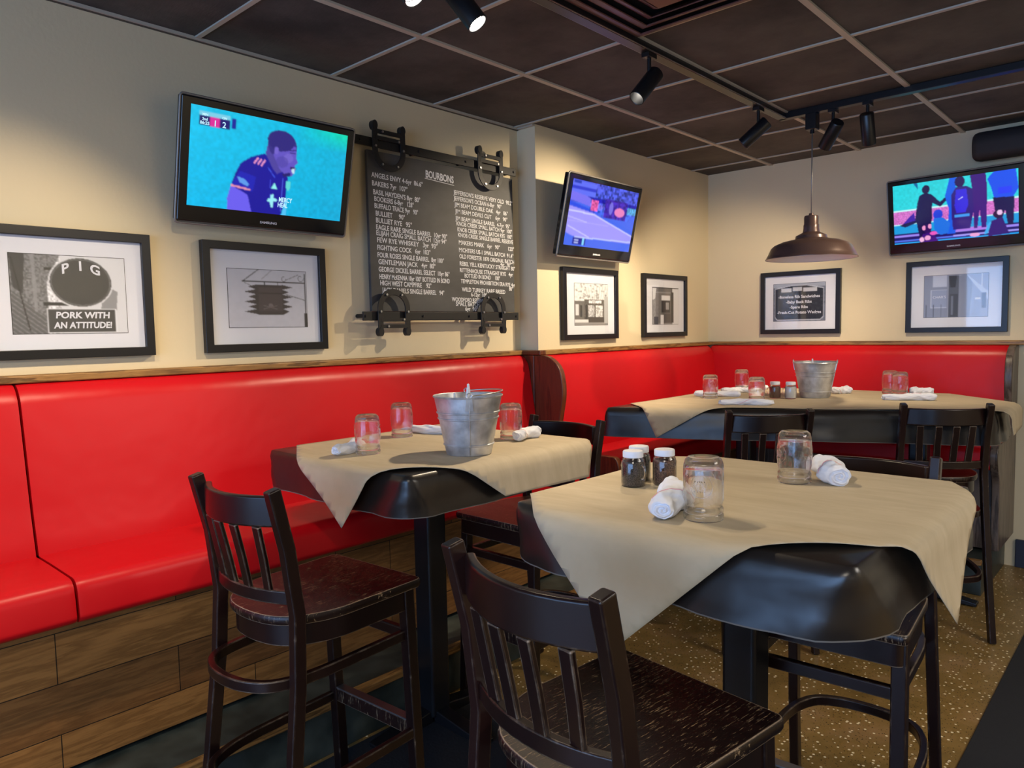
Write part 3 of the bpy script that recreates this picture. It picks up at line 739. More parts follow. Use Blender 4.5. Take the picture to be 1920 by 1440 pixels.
# sawtooth hanging sign on a bracket
c = Canvas(140, 96, (206, 206, 212)); c.noise(.03, block=6)
c.line(.18, .21, .98, .21, .014, (40, 38, 38)); c.line(.18, .21, .38, 0, .010, (50, 48, 48)); c.line(.42, .16, .55, 0, .006, (120, 118, 118))
c.line(.2, .23, .5, .42, .006, (80, 78, 78)); c.line(.72, .42, .98, .52, .008, (80, 78, 78)); c.line(.98, .05, .98, 1, .012, (50, 48, 48)); c.rect(.955, .75, 1, 1, (48, 46, 46))
for a in range(40):
    q = a/40*5.5; c.line(.92+.045*cos(q)*(1-a/60), .12+.075*sin(q)*(1-a/60), .92+.045*cos(q+.14)*(1-a/60), .12+.075*sin(q+.14)*(1-a/60), .006, (60, 58, 58))
for a in range(30):
    q = a/30*5; c.line(.70+.025*cos(q), .15+.045*sin(q), .70+.025*cos(q+.17), .15+.045*sin(q+.17), .006, (70, 68, 68))
c.line(.72, .17, .9, .06, .006, (60, 58, 58))
sp = []
for k in range(6): y = .30+k*.085; sp += [(.24-(k % 2)*.05, y), (.34, y+.042)]
sp2 = []
for k in range(6): y = .72-k*.085; sp2 += [(.76+(k % 2)*.05, y), (.68, y-.042)]
c.poly([(.34, .26), ]+sp+[(.36, .78), (.68, .78)]+sp2+[(.66, .26)], (62, 56, 56))
c.rect(.37, .30, .67, .72, (78, 68, 68)); c.rect(.37, .40, .67, .42, (50, 46, 46))
c.ell(.52, .62, .03, .04, (120, 110, 110)); c.line(.43, .62, .6, .68, .012, (110, 100, 100)); c.line(.43, .68, .6, .62, .012, (110, 100, 100))
c.line(.45, .21, .45, .30, .008, (50, 48, 48)); c.line(.62, .21, .62, .30, .008, (50, 48, 48))
picture((.004, 1.595, 1.646), pi/2, .56, .447, 'black framed photo of a dark hanging sign on a bracket, below the soccer television', c.blur(1), .360, .240, .005, -.003)
# street corner shop with tree
c = Canvas(110, 100, (228, 228, 226)); c.noise(.12, 0, 0, 1, .45, 5)
for k in range(46): c.ell(c.rs.rand()*.9+.05, c.rs.rand()*.36, .03, .022, (150, 150, 148), .7)
for k in range(9): c.line(.45+.05*k, .5, .3+.09*k, .06, .008, (120, 120, 118), .7)
c.rect(0, .42, .28, .86, (110, 108, 104)); c.rect(.03, .5, .12, .76, (220, 220, 220)); c.rect(.15, .52, .22, .8, (60, 60, 60))
c.rect(.28, .38, .90, .86, (92, 88, 84)); c.rect(.42, .40, .80, .47, (225, 225, 225)); c.rect(.40, .52, .58, .80, (200, 200, 200)); c.rect(.62, .52, .84, .80, (210, 210, 208)); c.noise(.5, .28, .38, .9, .86, 3)
c.rect(.32, .5, .37, .86, (50, 50, 50)); c.rect(.40, .8, .88, .93, (70, 66, 64)); c.rect(0, .93, 1, 1, (150, 148, 146)); c.rect(.88, .3, 1, .95, (190, 190, 188))
picture((DX+.004, 3.70, 1.642), pi/2, .572, .437, 'black framed photo of a street corner shop, below the tennis television', c.blur(1), .345, .256, .01, -.002)
# narrow shop corner
c = Canvas(110, 84, (150, 148, 146)); c.rect(0, 0, 1, .12, (110, 108, 106)); c.rect(.75, 0, 1, 1, (228, 228, 228)); c.poly([(0, 0), (.15, .0), (.1, .3), (0, .35)], (225, 225, 225))
c.rect(.12, .16, .74, .96, (118, 114, 110)); c.rect(.34, .22, .66, .34, (230, 230, 230)); c.rect(.34, .36, .66, .68, (60, 58, 58)); c.rect(.5, .40, .62, .6, (170, 168, 166)); c.rect(.36, .7, .68, .95, (84, 80, 78))
c.rect(.70, .12, .80, .95, (50, 48, 46)); c.rect(.30, .74, .42, 1, (225, 225, 225)); c.noise(.2, 0, .3, .3, 1, 3); c.rect(.05, .78, .22, 1, (50, 50, 50)); c.rect(0, .0, 1, .02, (60, 60, 60))
picture((DX+.004, 4.586, 1.642), pi/2, .588, .437, 'black framed photo of a narrow shop entrance, nearest the room corner', c.blur(1), .352, .258, .01, -.002)
# menu board
c = Canvas(120, 88, (110, 116, 128)); c.noise(.3, block=4); c.rect(0, 0, 1, .1, (170, 176, 186))
c.poly([(.03, .12), (.35, .05), (.65, .05), (.97, .14), (.97, .9), (.9, .98), (.08, .98), (.03, .9)], (205, 208, 214)); c.poly([(.045, .14), (.35, .07), (.65, .07), (.955, .16), (.955, .89), (.9, .96), (.09, .96), (.045, .89)], (34, 36, 42))
for (x0, x1, y) in ((.16, .36, .17), (.38, .56, .15), (.58, .84, .17)): c.rect(x0, y-.05, x1, y+.06, (205, 205, 205)); 
def tx5(t, ox, oz, pw, ph):
    m = MB()
    for k, s in enumerate(('-Boneless Rib Sandwiches', '-Baby Back Ribs', '-Spare Ribs', '-Fresh-Cut Potato Wedges')):
        text_mb(m, s, .0285, ox, oz+.030-.037*k, -.0118, 1.0, align='CENTER', bold=.0006)
    m.build('menu_lettering', MATB, t)
    m = MB()
    for s, x, z in (('SIGN', -.094, .083), ('YOUR', -.014, .091), ('SPECIAL', .072, .083)): pass
picture((.853, YB-.004, 1.648), 0, .566, .446, 'black framed photo of a menu sign listing ribs, behind the pendant lamp', c.blur(1), .368, .266, -.006, .002, tx5)
# grey storefront
c = Canvas(120, 90, (178, 184, 200)); c.poly([(0, 0), (.38, 0), (.38, 1), (0, 1)], (142, 150, 172)); c.rect(.14, .0, .37, .28, (200, 206, 222)); c.rect(.11, .34, .37, .78, (196, 202, 218)); c.rect(.125, .36, .37, .76, (152, 162, 190))
c.rect(.39, .02, .55, 1, (92, 98, 112)); c.poly([(.39, .02), (.52, .02), (.5, .3), (.42, .3)], (50, 54, 64)); c.poly([(.55, .04), (.66, 0), (.76, .2), (.72, 1), (.55, 1)], (150, 158, 176)); c.rect(.42, .45, .54, .98, (70, 76, 88)); c.rect(.43, .5, .47, .95, (120, 128, 144))
c.poly([(.66, 0), (1, .42), (1, .62), (.76, .2)], (214, 220, 232)); c.poly([(.76, .25), (.9, .46), (.88, .98), (.74, .98)], (168, 176, 194)); c.rect(.90, .44, .97, .8, (120, 126, 142)); c.rect(.8, .56, .88, .6, (235, 235, 240)); c.line(.9, 0, .9, .3, .01, (235, 235, 240))
for k in range(3): c.line(.04+.12*k, .7, .04+.12*k, 1, .012, (90, 98, 116))
def tx6(t, ox, oz, pw, ph):
    m = MB(); text_mb(m, "CHAR'S", .022, ox-.125, oz-.012, -.0118, 1.0); m.build('sign_lettering', MATB, t)
picture((1.82, YB-.004, 1.650), 0, .556, .452, 'black framed photo of a grey storefront, below the right television', c.blur(1), .348, .262, 0, 0, tx6)

# ------------------------------------------------------------------ televisions
def tv(loc, rz, tilt, w, h, label, cv, extra=None, arm=.1):
    t = empty('television', loc, rz, label, 'television', 'wall mounted televisions', rx=tilt)
    m = MB(); m.bx(-w/2, w/2, -.012, .030, -h/2, h/2); m.build('bezel', GLOSS, t, bevel=.006, seg=3)
    m = MB(); 
    rim = rnd([(-w/2-.004, -h/2-.008), (w/2+.004, -h/2-.008), (w/2+.004, h/2+.004), (-w/2-.004, h/2+.004)], .014, 4)
    m.tube([(x, -.004, z) for x, z in rim], .0045, 8, loop=True); m.bx(-w/2-.002, w/2+.002, .0, .006, -h/2-.010, -h/2)
    m.build('grey_rim', GREYB, t, smooth=60)
    m = MB(); m.rings([[(x*s_, y, z*s_) for x, z in ((-w/2, -h/2), (w/2, -h/2), (w/2, h/2), (-w/2, h/2))] for s_, y in ((.96, .028), (.85, .055), (.6, .062))]); m.build('back_shell', BLACKM, t, bevel=.006)
    sw = w-.066; sh = h-.088
    cv.mesh('screen', sw, sh, -.0132, SCREEN, t, -sw/2, -sh/2+.016)
    m = MB(); text_mb(m, 'SAMSUNG', .013, 0, -h/2+.018, -.013, 1.25, align='CENTER', bold=.0003); m.build('maker_lettering', MATB, t)
    if extra: extra(t, sw, sh)
    m = MB(); m.bx(-.10, .10, .060, .075, -.12, .12); m.bx(-.03, .03, .075, .075+arm*.55, -.04, .04); m.build('wall_bracket', BLACKM, t)
    return t
W8 = mat('screen_white', (0, 0, 0), .4); nodes(W8)[2].inputs['Emission Color'].default_value = (*c8(190, 235, 255), 1); nodes(W8)[2].inputs['Emission Strength'].default_value = .9
c = Canvas(200, 118, (6, 178, 222))
c.a *= (1+.20*(.5-c.X)[:, :, None]); c.a[..., 1] *= (1+.10*(.6-c.Y)); g1 = np.clip((c.X-.62)*2.4, 0, 1)*np.clip(1-(c.Y/.22), 0, 1); c.a[..., 1] += .30*g1; c.a[..., 2] -= .3*g1; c.a = np.clip(c.a, 0, 1)
c.noise(.12, block=3); c.blur(2)
navy = (24, 22, 150); skin = (96, 82, 190); dsk = (52, 46, 130)
c.poly([(.235, 1), (.232, .88), (.25, .74), (.37, .75), (.385, .86), (.42, .97), (.44, 1)], (104, 92, 232))
c.poly([(.385, 1), (.355, .82), (.25, .74), (.275, .60), (.30, .50), (.36, .42), (.445, .36), (.50, .44), (.565, .50), (.60, .55), (.605, .60), (.60, .80), (.575, 1)], navy)
c.poly([(.25, .735), (.30, .58), (.40, .62), (.385, .78)], (28, 34, 176)); c.poly([(.25, .73), (.37, .755), (.368, .775), (.25, .75)], (220, 140, 170))
c.poly([(.45, .36), (.47, .15), (.60, .25), (.585, .50), (.53, .56), (.50, .50)], (76, 66, 156))
c.ell(.555, .245, .094, .145, dsk); c.poly([(.53, .23), (.645, .24), (.652, .36), (.664, .405), (.645, .44), (.64, .47), (.652, .49), (.63, .555), (.60, .57), (.545, .50), (.50, .36)], skin)
c.ell(.545, .20, .088, .11, (44, 38, 122)); c.ell(.517, .31, .014, .04, (112, 96, 200)); c.ell(.60, .37, .03, .05, (122, 108, 205), .5); c.ell(.56, .42, .04, .06, (70, 60, 150), .5)
c.line(.605, .285, .645, .275, .006, (30, 24, 90)); c.line(.61, .31, .64, .31, .008, (30, 24, 90)); c.line(.62, .47, .648, .47, .012, (40, 20, 90)); c.poly([(.625, .48), (.648, .47), (.645, .52), (.63, .53)], (190, 220, 235))
c.poly([(.56, .55), (.62, .52), (.62, .56), (.58, .58)], (36, 30, 110))
for k in range(3): c.line(.385+.022*k, .475+.008*k, .405+.022*k, .42+.008*k, .010, (235, 150, 200))
c.line(.47, .5, .52, .60, .006, (60, 80, 220)); c.line(.57, .55, .575, 1, .004, (70, 90, 220)); c.line(.49, .6, .50, .9, .003, (60, 70, 210))
c.poly([(.285, .64), (.33, .66), (.36, .71), (.35, .73), (.30, .70)], (90, 150, 230))
c.poly([(.50, .72), (.52, .655), (.54, .72)], (140, 235, 235)); c.poly([(.595, .62), (.625, .62), (.625, .69), (.61, .73), (.597, .69)], (90, 210, 210))
c.poly([(.50, .79), (.52, .78), (.522, .82), (.545, .83), (.54, .86), (.522, .86), (.52, .92), (.505, .92), (.50, .87), (.48, .86), (.485, .83), (.50, .83)], (150, 230, 240))
c.poly([(.60, .80), (.61, .80), (.61, 1), (.58, 1)], (80, 190, 240))
c.rect(.05, .055, .225, .19, (22, 24, 110)); c.rect(.05, .055, .225, .095, (120, 200, 225)); c.rect(.112, .095, .165, .19, (215, 40, 150)); c.rect(.235, .07, .26, .17, (20, 30, 150)); c.rect(.05, .1, .108, .188, (24, 26, 100))
c.blur(1)
def ex1(t, sw, sh):
    m = MB(); X = lambda u: -sw/2+u*sw; Z = lambda v: sh/2+.016-v*sh
    for s, u, v, z in (('1', .138, .175, .030), ('2', .19, .175, .030), ('2nd', .079, .135, .014), ('86:25', .079, .175, .016), ('MIN', .08, .088, .012), ('CIN', .19, .090, .011)): text_mb(m, s, z, X(u), Z(v), -.0136, 1, align='CENTER', bold=.0004)
    m.build('score_lettering', W8, t); m = MB()
    text_mb(m, 'MERCY', .026, X(.555), Z(.855), -.0136, .72, bold=.0006); text_mb(m, 'HEAL', .026, X(.55), Z(.915), -.0136, .72, bold=.0006)
    m.build('shirt_lettering', W8, t)
tv((.125, 1.570, 2.150), pi/2-.025, .241, .735, .452, 'wall television showing a soccer player in a navy shirt on cyan turf', c, ex1, .02)
c = Canvas(170, 104, (70, 105, 235))
c.rect(0, 0, 1, .34, (72, 84, 205)); c.noise(.75, .3, 0, 1, .40, 4); c.rect(0, .02, .34, .22, (96, 110, 240)); c.rect(0, .10, .34, .14, (52, 60, 200))
c.rect(.2, .22, 1, .29, (34, 30, 170)); c.poly([(0, .18), (.22, .22), (.5, .34), (.45, .40), (0, .31)], (120, 112, 235)); c.poly([(0, .33), (.42, .44), (.42, .47), (0, .44)], (50, 80, 225))
c.poly([(0, .40), (.36, .46), (1, .74), (1, .86), (.25, .86), (.08, .84), (0, .80)], (158, 150, 246)); c.poly([(.36, .44), (1, .64), (1, .74), (.4, .48)], (64, 104, 235))
c.line(0, .47, .36, .48, .012, (210, 210, 255)); c.line(.36, .48, 1, .73, .012, (205, 205, 255)); c.line(0, .56, .3, .62, .006, (205, 200, 255)); c.line(.02, .70, .34, .84, .008, (215, 210, 255)); c.line(.14, .86, 1, .83, .012, (190, 200, 255)); c.line(0, .62, .6, .62, .004, (180, 172, 250))
c.rect(.30, .26, .40, .42, (216, 90, 160)); c.noise(.6, .28, .24, .44, .44, 3); c.rect(.50, .20, .85, .50, (66, 40, 170)); c.noise(.5, .46, .2, .9, .5, 4); c.ell(.74, .38, .08, .07, (230, 130, 190)); c.ell(.60, .34, .03, .1, (120, 110, 220)); c.rect(.86, .28, 1, .38, (90, 170, 225)); c.noise(.5, .86, .26, 1, .4, 3)
c.rect(.12, .87, .30, .97, (28, 30, 150)); c.rect(.25, .87, .28, .97, (130, 210, 250)); c.rect(.14, .89, .2, .91, (190, 200, 250)); c.rect(.14, .935, .2, .955, (190, 200, 250)); c.rect(.02, .02, .12, .06, (40, 60, 170)); c.blur(2)
tv((.289, 3.622, 2.135), pi/2+.011, .224, .738, .454, 'swung-out wall television showing a purple tennis court', c, None, .10)
c = Canvas(220, 118, (40, 205, 215)); c.noise(.10, block=4); 
c.rect(0, .44, 1, .68, (205, 110, 195)); c.noise(.3, 0, .44, 1, .68, 2); c.rect(0, .42, 1, .45, (190, 240, 240)); c.rect(0, .66, 1, .68, (180, 240, 240)); c.rect(0, .68, 1, .84, (20, 150, 215))
c.rect(0, .82, 1, 1, (20, 14, 100)); c.rect(0, .85, 1, .885, (150, 130, 235)); c.rect(.35, .82, .85, .87, (170, 120, 225)); c.rect(0, .93, .6, .96, (80, 110, 230)); c.rect(0, .975, 1, 1, (20, 160, 235)); c.rect(.5, .92, 1, .945, (160, 150, 240))
dk = (22, 10, 70)
c.poly([(.21, .34), (.19, .58), (.05, .68), (.10, .72), (.2, .66), (.22, .9), (.30, .92), (.33, .62), (.335, .36), (.40, .44), (.48, .30), (.46, .27), (.40, .36), (.33, .22), (.28, .18), (.23, .22)], dk)
c.ell(.285, .13, .033, .07, (30, 14, 66)); c.poly([(.18, 0), (.215, 0), (.22, .12)], (20, 90, 150)); c.poly([(.08, .66), (.18, .48), (.19, .62)], (60, 20, 160))
c.poly([(.48, .0), (.53, 0), (.52, .9), (.45, .9), (.47, .5), (.44, .28)], (20, 90, 225)); c.ell(.56, .08, .04, .09, (34, 16, 84)); c.poly([(.49, .28), (.53, .16), (.61, .16), (.66, .22), (.70, .62), (.66, .60), (.64, .80), (.635, .84), (.50, .84), (.49, .6)], (44, 26, 120)); c.poly([(.53, .2), (.61, .2), (.625, .45), (.6, .58), (.53, .58), (.515, .45)], (50, 40, 215)); c.rect(.515, .60, .63, .64, (60, 150, 235)); c.line(.55, .36, .58, .33, .006, (220, 220, 255))
c.poly([(.64, 0), (.76, 0), (.77, .25), (.76, .85), (.725, .85), (.71, .55), (.69, .85), (.665, .85), (.66, .3)], (58, 20, 120)); c.poly([(.77, .10), (.82, 0), (.98, 0), (1, .3), (.96, .42), (.82, .42), (.80, .25)], (28, 80, 230)); c.poly([(.81, .40), (.97, .42), (.96, .85), (.92, .85), (.9, .6), (.87, .8), (.84, .8)], (18, 10, 70)); c.rect(.85, .25, .95, .36, (40, 60, 240))
c.ell(.38, .56, .04, .08, (30, 60, 210)); c.poly([(.34, .62), (.42, .62), (.48, .72), (.46, .88), (.4, .9), (.35, .84)], (30, 110, 220)); c.ell(.29, .78, .032, .08, (48, 12, 90)); c.poly([(.25, .86), (.33, .84), (.38, 1), (.22, 1)], (60, 14, 120)); c.ell(.26, .76, .015, .04, (235, 150, 200)); c.ell(.31, .74, .015, .04, (235, 150, 200)); c.ell(.34, .86, .03, .03, (230, 90, 190))
c.ell(.84, .66, .03, .06, (38, 10, 60)); c.poly([(.79, .76), (.88, .72), (.93, .98), (.77, 1)], (44, 20, 110)); c.ell(.86, .64, .02, .04, (230, 190, 230)); c.poly([(.77, .8), (.8, .76), (.77, .95), (.74, .96)], (60, 170, 235)); c.ell(.67, .95, .04, .03, (230, 160, 210)); c.ell(.24, .95, .02, .04, (240, 180, 220)); c.ell(.29, .93, .025, .04, (235, 160, 210))
c.blur(1)
tv((1.815, 5.158, 2.160), -.085+.0, .146, .742, .456, 'wall television at right showing people on a sports sideline', c, None, .0)

# ------------------------------------------------------------------ chalkboard on sliding rails
cb = empty('chalkboard', (.0, 2.605, 1.97), pi/2, 'bourbon chalkboard hung by four black hoop hangers between two rails', 'chalkboard')
BW, BT, BB = .5, .372, -.378
MB().bx(-BW, BW, -.052, -.034, BB, BT).build('board', SLATE, cb, bevel=.002)
for z, n_ in ((.405, 0), (-.400, 1)):
    mb = MB().bx(-.60 if n_ == 0 else -.565, .51, -.072, -.062, z-.022, z+.020); 
    ra = mb.build('rail', IRON, cb, bevel=.002)
    m = MB()
    for x in (-.55, -.2, .12, .49): m.rings([[(x+.006*cos(q), y, z+.006*sin(q)) for q in [2*pi*j/10 for j in range(10)]] for y in (-.0655, -.078)]); m.tube([(x, -.062, z), (x, -.003, z)], .010, 10)
    m.build('standoff_bolt', IRON, ra, smooth=40)
def hanger(x, topside):
    s = 1 if topside else -1; zc = (.405 if topside else -.400)
    w = .082; y0 = -.086
    pts = [(-w, .085)]+[(-w, .0)]+[(-w, -.03)]+[(w*-cos(a), -.035-.078*sin(a)) for a in [pi*j/14 for j in range(15)]]+[(w, -.03), (w, 0), (w, .085)]
    m = MB().sweep([(x+px, y0, zc+s*pz) for px, pz in pts], .030, .006, (0, 1, 0))
    h = m.build('hoop_hanger', IRON, cb, bevel=.0015)
    m = MB()
    for zz in (.050, .020): m.bx(x-w, x+w, y0-.004, y0+.006, zc+s*zz-.009, zc+s*zz+.009)
    m.build('cross_bar', IRON, h)
    for dx in (-w, w):
        MB().rings([[(x+dx+.015*cos(q), y, zc+s*.076+.021*sin(q)) for q in [2*pi*j/18 for j in range(18)]] for y in (y0-.006, y0+.022)]).build('roller', IRON, h, smooth=40)
    for px, pz in ((-w, -.02), (w, -.02), (-.045, -.10), (.045, -.10), (-.04, .05), (.055, .018)):
        MB().rings([[(x+px+.0055*cos(q), y, zc+s*pz+.0055*sin(q)) for q in [2*pi*j/10 for j in range(10)]] for y in (y0-.004, y0-.009)]).build('rivet', STEEL, h, smooth=40)
for x in (-.395, .29): hanger(x, True); hanger(x, False)
Y_ = -.0524
def chalk(lines, x, part, parent=cb):
    m = MB()
    for (txt, dx, z, sz, sl, wd) in lines: text_mb(m, txt, sz, x+dx, z, Y_, .70, 0, slope=sl, fit=wd, bold=.0004)
    m.build(part, CHALK, parent)
Q = "'"
L1 = ["ANGELS ENVY 4-6yr  86.6\u00b0", "BAKERS 7yr  107\u00b0", "BASIL HAYDEN'S 8yr  80\u00b0", "BOOKERS 6-8yr   128\u00b0", "BUFFALO TRACE 9yr   90\u00b0", "BULLIET     90\u00b0", "BULLIET RYE   95\u00b0", "EAGLE RARE SINGLE BARREL  10yr 90\u00b0", "ELIJAH CRAIG SMALL BATCH  12yr 94\u00b0", "FEW RYE WHISKEY   3yr  93\u00b0", "FIGHTING COCK   6yr  103\u00b0", "FOUR ROSES SINGLE BARREL  8yr 100\u00b0", "GENTLEMAN JACK   4yr  80\u00b0", "GEORGE DICKEL BARREL SELECT  10yr 86\u00b0", "HENRY McKENNA 10yr 100\u00b0 BOTTLED IN BOND", "HIGH WEST CAMPFIRE    92\u00b0", "  JACK DANIELS SINGLE BARREL   94\u00b0"]
z0s = [0.261, 0.222, 0.182, 0.151, 0.119, 0.084, 0.052, 0.02, -0.007, -0.040, -0.075, -0.11, -0.142, -0.177, -0.212, -0.242, -0.275]
ex = [(190, 485), (190, 390), (195, 465), (200, 425), (200, 450), (205, 370), (205, 410), (205, 630), (205, 625), (208, 565), (208, 520), (208, 605), (212, 550), (212, 640), (215, 640), (218, 520), (230, 605)]
chalk([(s.strip(), -.46+(e0-195)/943-.012, z0s[i]-.012, .033, -.025 if i < 9 else -.015, (e1-e0)/943) for i, (s, (e0, e1)) in enumerate(zip(L1, ex))], 0, 'left_chalk_list')
L2 = ["JEFFERSON'S RESERVE VERY OLD  90.2\u00b0", "JEFFERSON'S OCEAN 6-8yr   90\u00b0", "JIM BEAM DOUBLE OAK   4yr   86\u00b0", "JIM BEAM DEVILS CUT    6yr   90\u00b0", "JIM BEAM SINGLE BARREL  4-7yr  95\u00b0", "KNOB CREEK SMALL BATCH 9yr  100\u00b0", "KNOB CREEK SMALL BATCH RYE  100\u00b0", "KNOB CREEK SINGLE BARREL RESERVE", "MAKERS MARK   6yr   90\u00b0        120\u00b0", "MICHTERS US-1 SMALL BATCH  91.4\u00b0", "OLD FORESTER 1870 ORIGINAL BATCH", "4yr   90\u00b0", "REBEL YELL KENTUCKY STRAIGHT 80\u00b0", "RITTENHOUSE STRAIGHT RYE   4yr", "BOTTLED IN BOND     100\u00b0", "TEMPLETON PROHIBITION ERA RYE 4yr", "80\u00b0", "WILD TURKEY RARE BREED", "6-12yr  108.6\u00b0", "WOODFORD RESERVE", "SMALL BATCH", "6yr  90\u00b0"]
z1s = [0.244, 0.214, 0.182, 0.148, 0.112, 0.085, 0.055, 0.027, -0.012, -0.051, -0.084, -0.110, -0.122, -0.156, -0.184, -0.214, -0.244, -0.257, -0.283, -0.311, -0.334, -0.360]
ex = [(658, 998), (658, 930), (662, 968), (665, 965), (665, 980), (668, 990), (672, 990), (675, 995), (678, 1000), (678, 995), (680, 1000), (915, 980), (680, 1004), (680, 990), (705, 910), (685, 1004), (965, 990), (690, 942), (740, 850), (635, 815), (655, 785), (705, 775)]
chalk([(s, .048+(e0-660)/750, z-.012, .031, -.02, (e1-e0)/750) for s, z, (e0, e1) in zip(L2, z1s, ex)], 0, 'right_chalk_list')
m = MB(); text_mb(m, 'BOURBONS', .050, -.145, .293, Y_, .78, slope=-.03, bold=.0012, fit=.19); m.sweep([(-.15, Y_, .287), (.05, Y_, .277)], .0006, .003); m.build('heading', CHALK, cb)

# ------------------------------------------------------------------ ceiling track, spots, pendant, vent, speaker
tr = empty('lighting_track', (1.215, 4.03, H), 0, 'L-shaped black lighting track fixed under the dark ceiling', 'track')
m = MB().bx(-.022, .022, YF+4*0-5.0+.2, .02, -.036, -.002)
m.build('track_section', BLACKM, tr, bevel=.002); MB().bx(-.022, 1.9, -.002, .042, -.036, -.002).build('track_section', BLACKM, tr, bevel=.002)
m = MB().bx(-.024, -.021, -4.7, .0, -.034, -.030); m.bx(.021, .024, -4.7, 0, -.034, -.030); m.build('steel_edge', STEEL, tr)
def spot(x, y, target, label, power=26, lit=False, ang=75, visible=True):
    zt = H-.036; t = empty('track_spotlight', (x, y, zt), 0, label, 'spotlight', 'black cylinder track spotlights')
    m = MB().bx(-.018, .018, -.032, .032, -.018, -.0); m.build('adapter', BLACKM, t, bevel=.002)
    MB().tube([(0, 0, -.015), (0, 0, -.085)], .0085, 12).build('stem', BLACKM, t, smooth=40)
    MB().sphere((0, 0, -.092), .013, 12).build('swivel', BLACKM, t, smooth=180)
    d = (Vector(target)-Vector((x, y, zt-.12))).normalized(); q = d.to_track_quat('-Z', 'Y')
    DP = .060 if lit else -.02
    c0 = Vector((0, 0, -.112))+d*.02
    b = MB().lathe([(.001, .078), (.030, .078), (.034, .073), (.034, -.080), (.032, -.082), (.030, -.080), (.030, -DP), (.001, -DP+.001)], 28, cap=False).build('spot_housing', BLACKM, t, loc=c0, smooth=40)
    b.rotation_euler = q.to_euler()
    MB().lathe([(.001, -DP-.007), (.020, -DP-.007), (.028, -DP-.001), (.001, -DP-.0005)], 20, cap=False).build('lens', BULB, b, smooth=60)
    l = bpy.data.lights.new('spot_light', 'SPOT'); l.energy = power; l.color = WARM; l.spot_size = R(ang); l.spot_blend = .7; l.shadow_soft_size = .02
    lo = bpy.data.objects.new('spot_light', l); COL.objects.link(lo); lo.parent = t; lo.location = c0+d*.09; lo.rotation_euler = q.to_euler()
XT = 1.215
spot(XT, 1.36, (2.2, 1.75, 1.0), 'lit track spotlight at the top edge of the picture, left of the pair', 20, True)
spot(XT, 1.60, (2.2, 2.2, .9), 'lit track spotlight hanging just right of its lit neighbour', 18, True)
spot(XT, 2.68, (.80, 1.42, 1.0), 'black track spotlight alone mid-track, above and behind the near table', 70, False, 80)
spot(XT, 3.73, (.08, 3.35, 1.5), 'black track spotlight on the long run nearest the track corner', 85, False, 100)
spot(1.48, 4.05, (.35, 5.0, 1.35), 'black track spotlight immediately right of the pendant lamp', 46, False, 85)
spot(1.65, 4.05, (1.55, 4.9, .9), 'black track spotlight rightmost on the short track run', 40, False, 85)
spot(2.5, 4.05, (.35, 3.95, 1.15), 'track spotlight at the far right end of the short track run', 55, False, 60)
spot(XT, .95, (.0, .55, 1.25), 'track spotlight above the left edge of view', 42)
spot(XT, .15, (.3, .6, .7), 'track spotlight nearest the windows', 36)
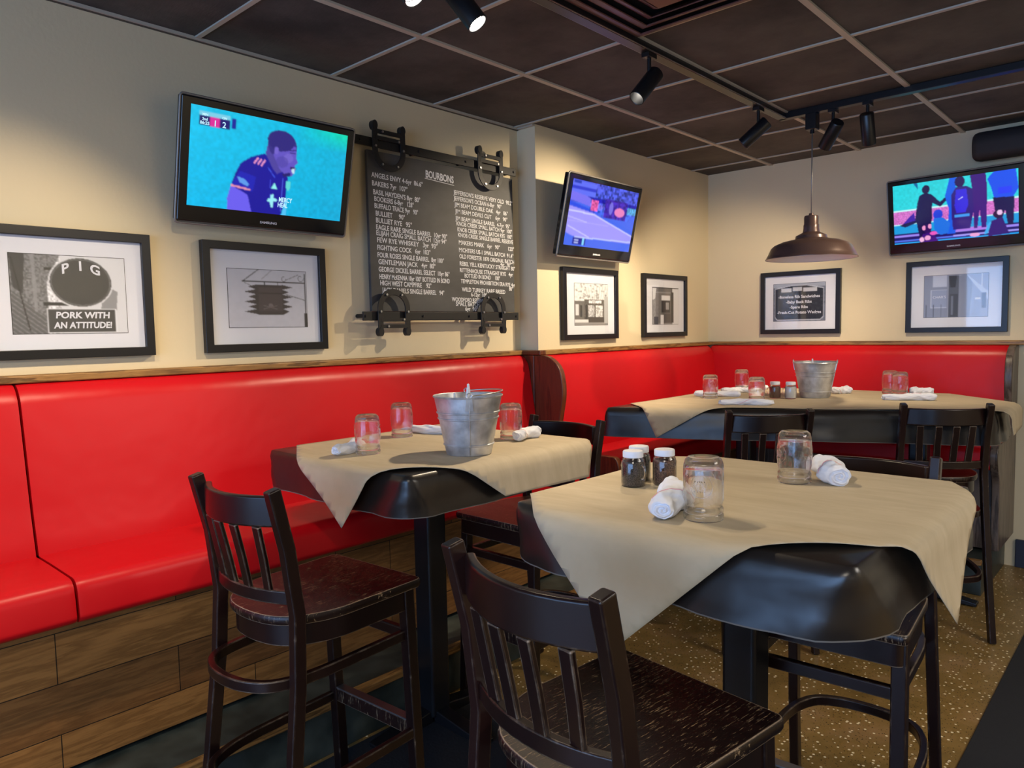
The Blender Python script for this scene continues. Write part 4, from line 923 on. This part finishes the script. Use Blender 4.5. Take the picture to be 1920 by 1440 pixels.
# pendant
pd = empty('pendant_lamp', (1.372, 4.05, H-.036), 0, 'dark bronze warehouse pendant lamp hanging over the corner table', 'pendant lamp')
MB().bx(-.028, .028, -.03, .03, -.085, 0).build('track_adapter', BLACKM, pd, bevel=.004)
MB().tube([(0, 0, -.08), (0, 0, -.105)], .011, 12).build('cord_grip', BLACKM, pd, smooth=40)
MB().tube([(0, 0, -.1), (0, 0, -.545)], .0038, 8).build('cord', GREYB, pd, smooth=180)
zr = 1.845-(H-.036)
MB().lathe([(.001, zr+.245), (.012, zr+.243), (.014, zr+.232), (.034, zr+.230), (.037, zr+.222), (.037, zr+.185), (.040, zr+.180), (.040, zr+.165), (.044, zr+.135), (.001, zr+.135)], 36, cap=False).build('socket_housing', BRONZE, pd, smooth=35)
sh = MB().lathe([(.044, zr+.142), (.050, zr+.138), (.078, zr+.124), (.082, zr+.108), (.100, zr+.102), (.150, zr+.092), (.190, zr+.075), (.206, zr+.060), (.222, zr+.025), (.232, zr+.006), (.2355, zr+.003), (.2355, zr), (.231, zr)], 64, cap=False).build('lamp_shade', BRONZE, pd, smooth=30)
MB().lathe([(.2335, zr+.0004), (.2285, zr+.005), (.218, zr+.025), (.202, zr+.057), (.187, zr+.071), (.148, zr+.087), (.098, zr+.096), (.045, zr+.100), (.001, zr+.100)], 64, cap=False).build('shade_lining', ENAMW, sh, smooth=50)
MB().sphere((0, 0, zr+.055), .030, 14).build('bulb', mat('frosted_bulb', (.8, .78, .74), .3), pd, smooth=180)
# vent
vt = empty('ceiling_vent', (1.537, 2.257, H-.002), 0, 'square brown ceiling air diffuser at the top edge', 'vent')
for k, (a, b_, z1, z2) in enumerate(((.295, .245, -.004, -.020), (.235, .180, -.006, -.026), (.168, .120, -.008, -.032), (.105, .06, -.010, -.036))):
    Rr = lambda s, z: [(-s, -s, z), (s, -s, z), (s, s, z), (-s, s, z)]
    MB().rings([Rr(a, z1), Rr(a, z1-.006), Rr(b_, z2-.006), Rr(b_, z2)], cap=False, loop=True).build('louvre_ring', VENT, vt, bevel=.002)
MB().bx(-.05, .05, -.05, .05, -.046, -.038).build('centre_plate', VENT, vt)
MB().bx(-.29, .29, -.29, .29, -.0035, -.0015).build('backing', mat('vent_dark', (.012, .008, .008), .8), vt)
# speaker bar
spk = empty('wall_speaker', (2.25, YB-.10, 2.515), 0, 'black rounded wall speaker above the right television', 'speaker')
sec = rnd([(-.085, -.075), (.0, -.085), (.09, -.06), (.09, .075), (-.06, .085), (-.10, .03)], .04, 5)
rs_ = []
for x, k in ((-.335, .55), (-.332, .8), (-.322, .93), (-.30, 1), (0, 1), (.30, 1), (.322, .93), (.332, .8), (.335, .55)): rs_.append([(x, p[0]*k, p[1]*k) for p in sec])
MB().rings(rs_).build('cabinet', mat('speaker_fabric', (.018, .018, .022), .7), spk, smooth=50)
m = MB(); m.bx(-.05, -.02, -.1015, -.0995, .0, .010); m.build('badge', STEEL, spk)
MB().bx(-.05, .05, .06, .098, -.05, .05).build('bracket', BLACKM, spk)
print('OBJECTS', len(bpy.data.objects))
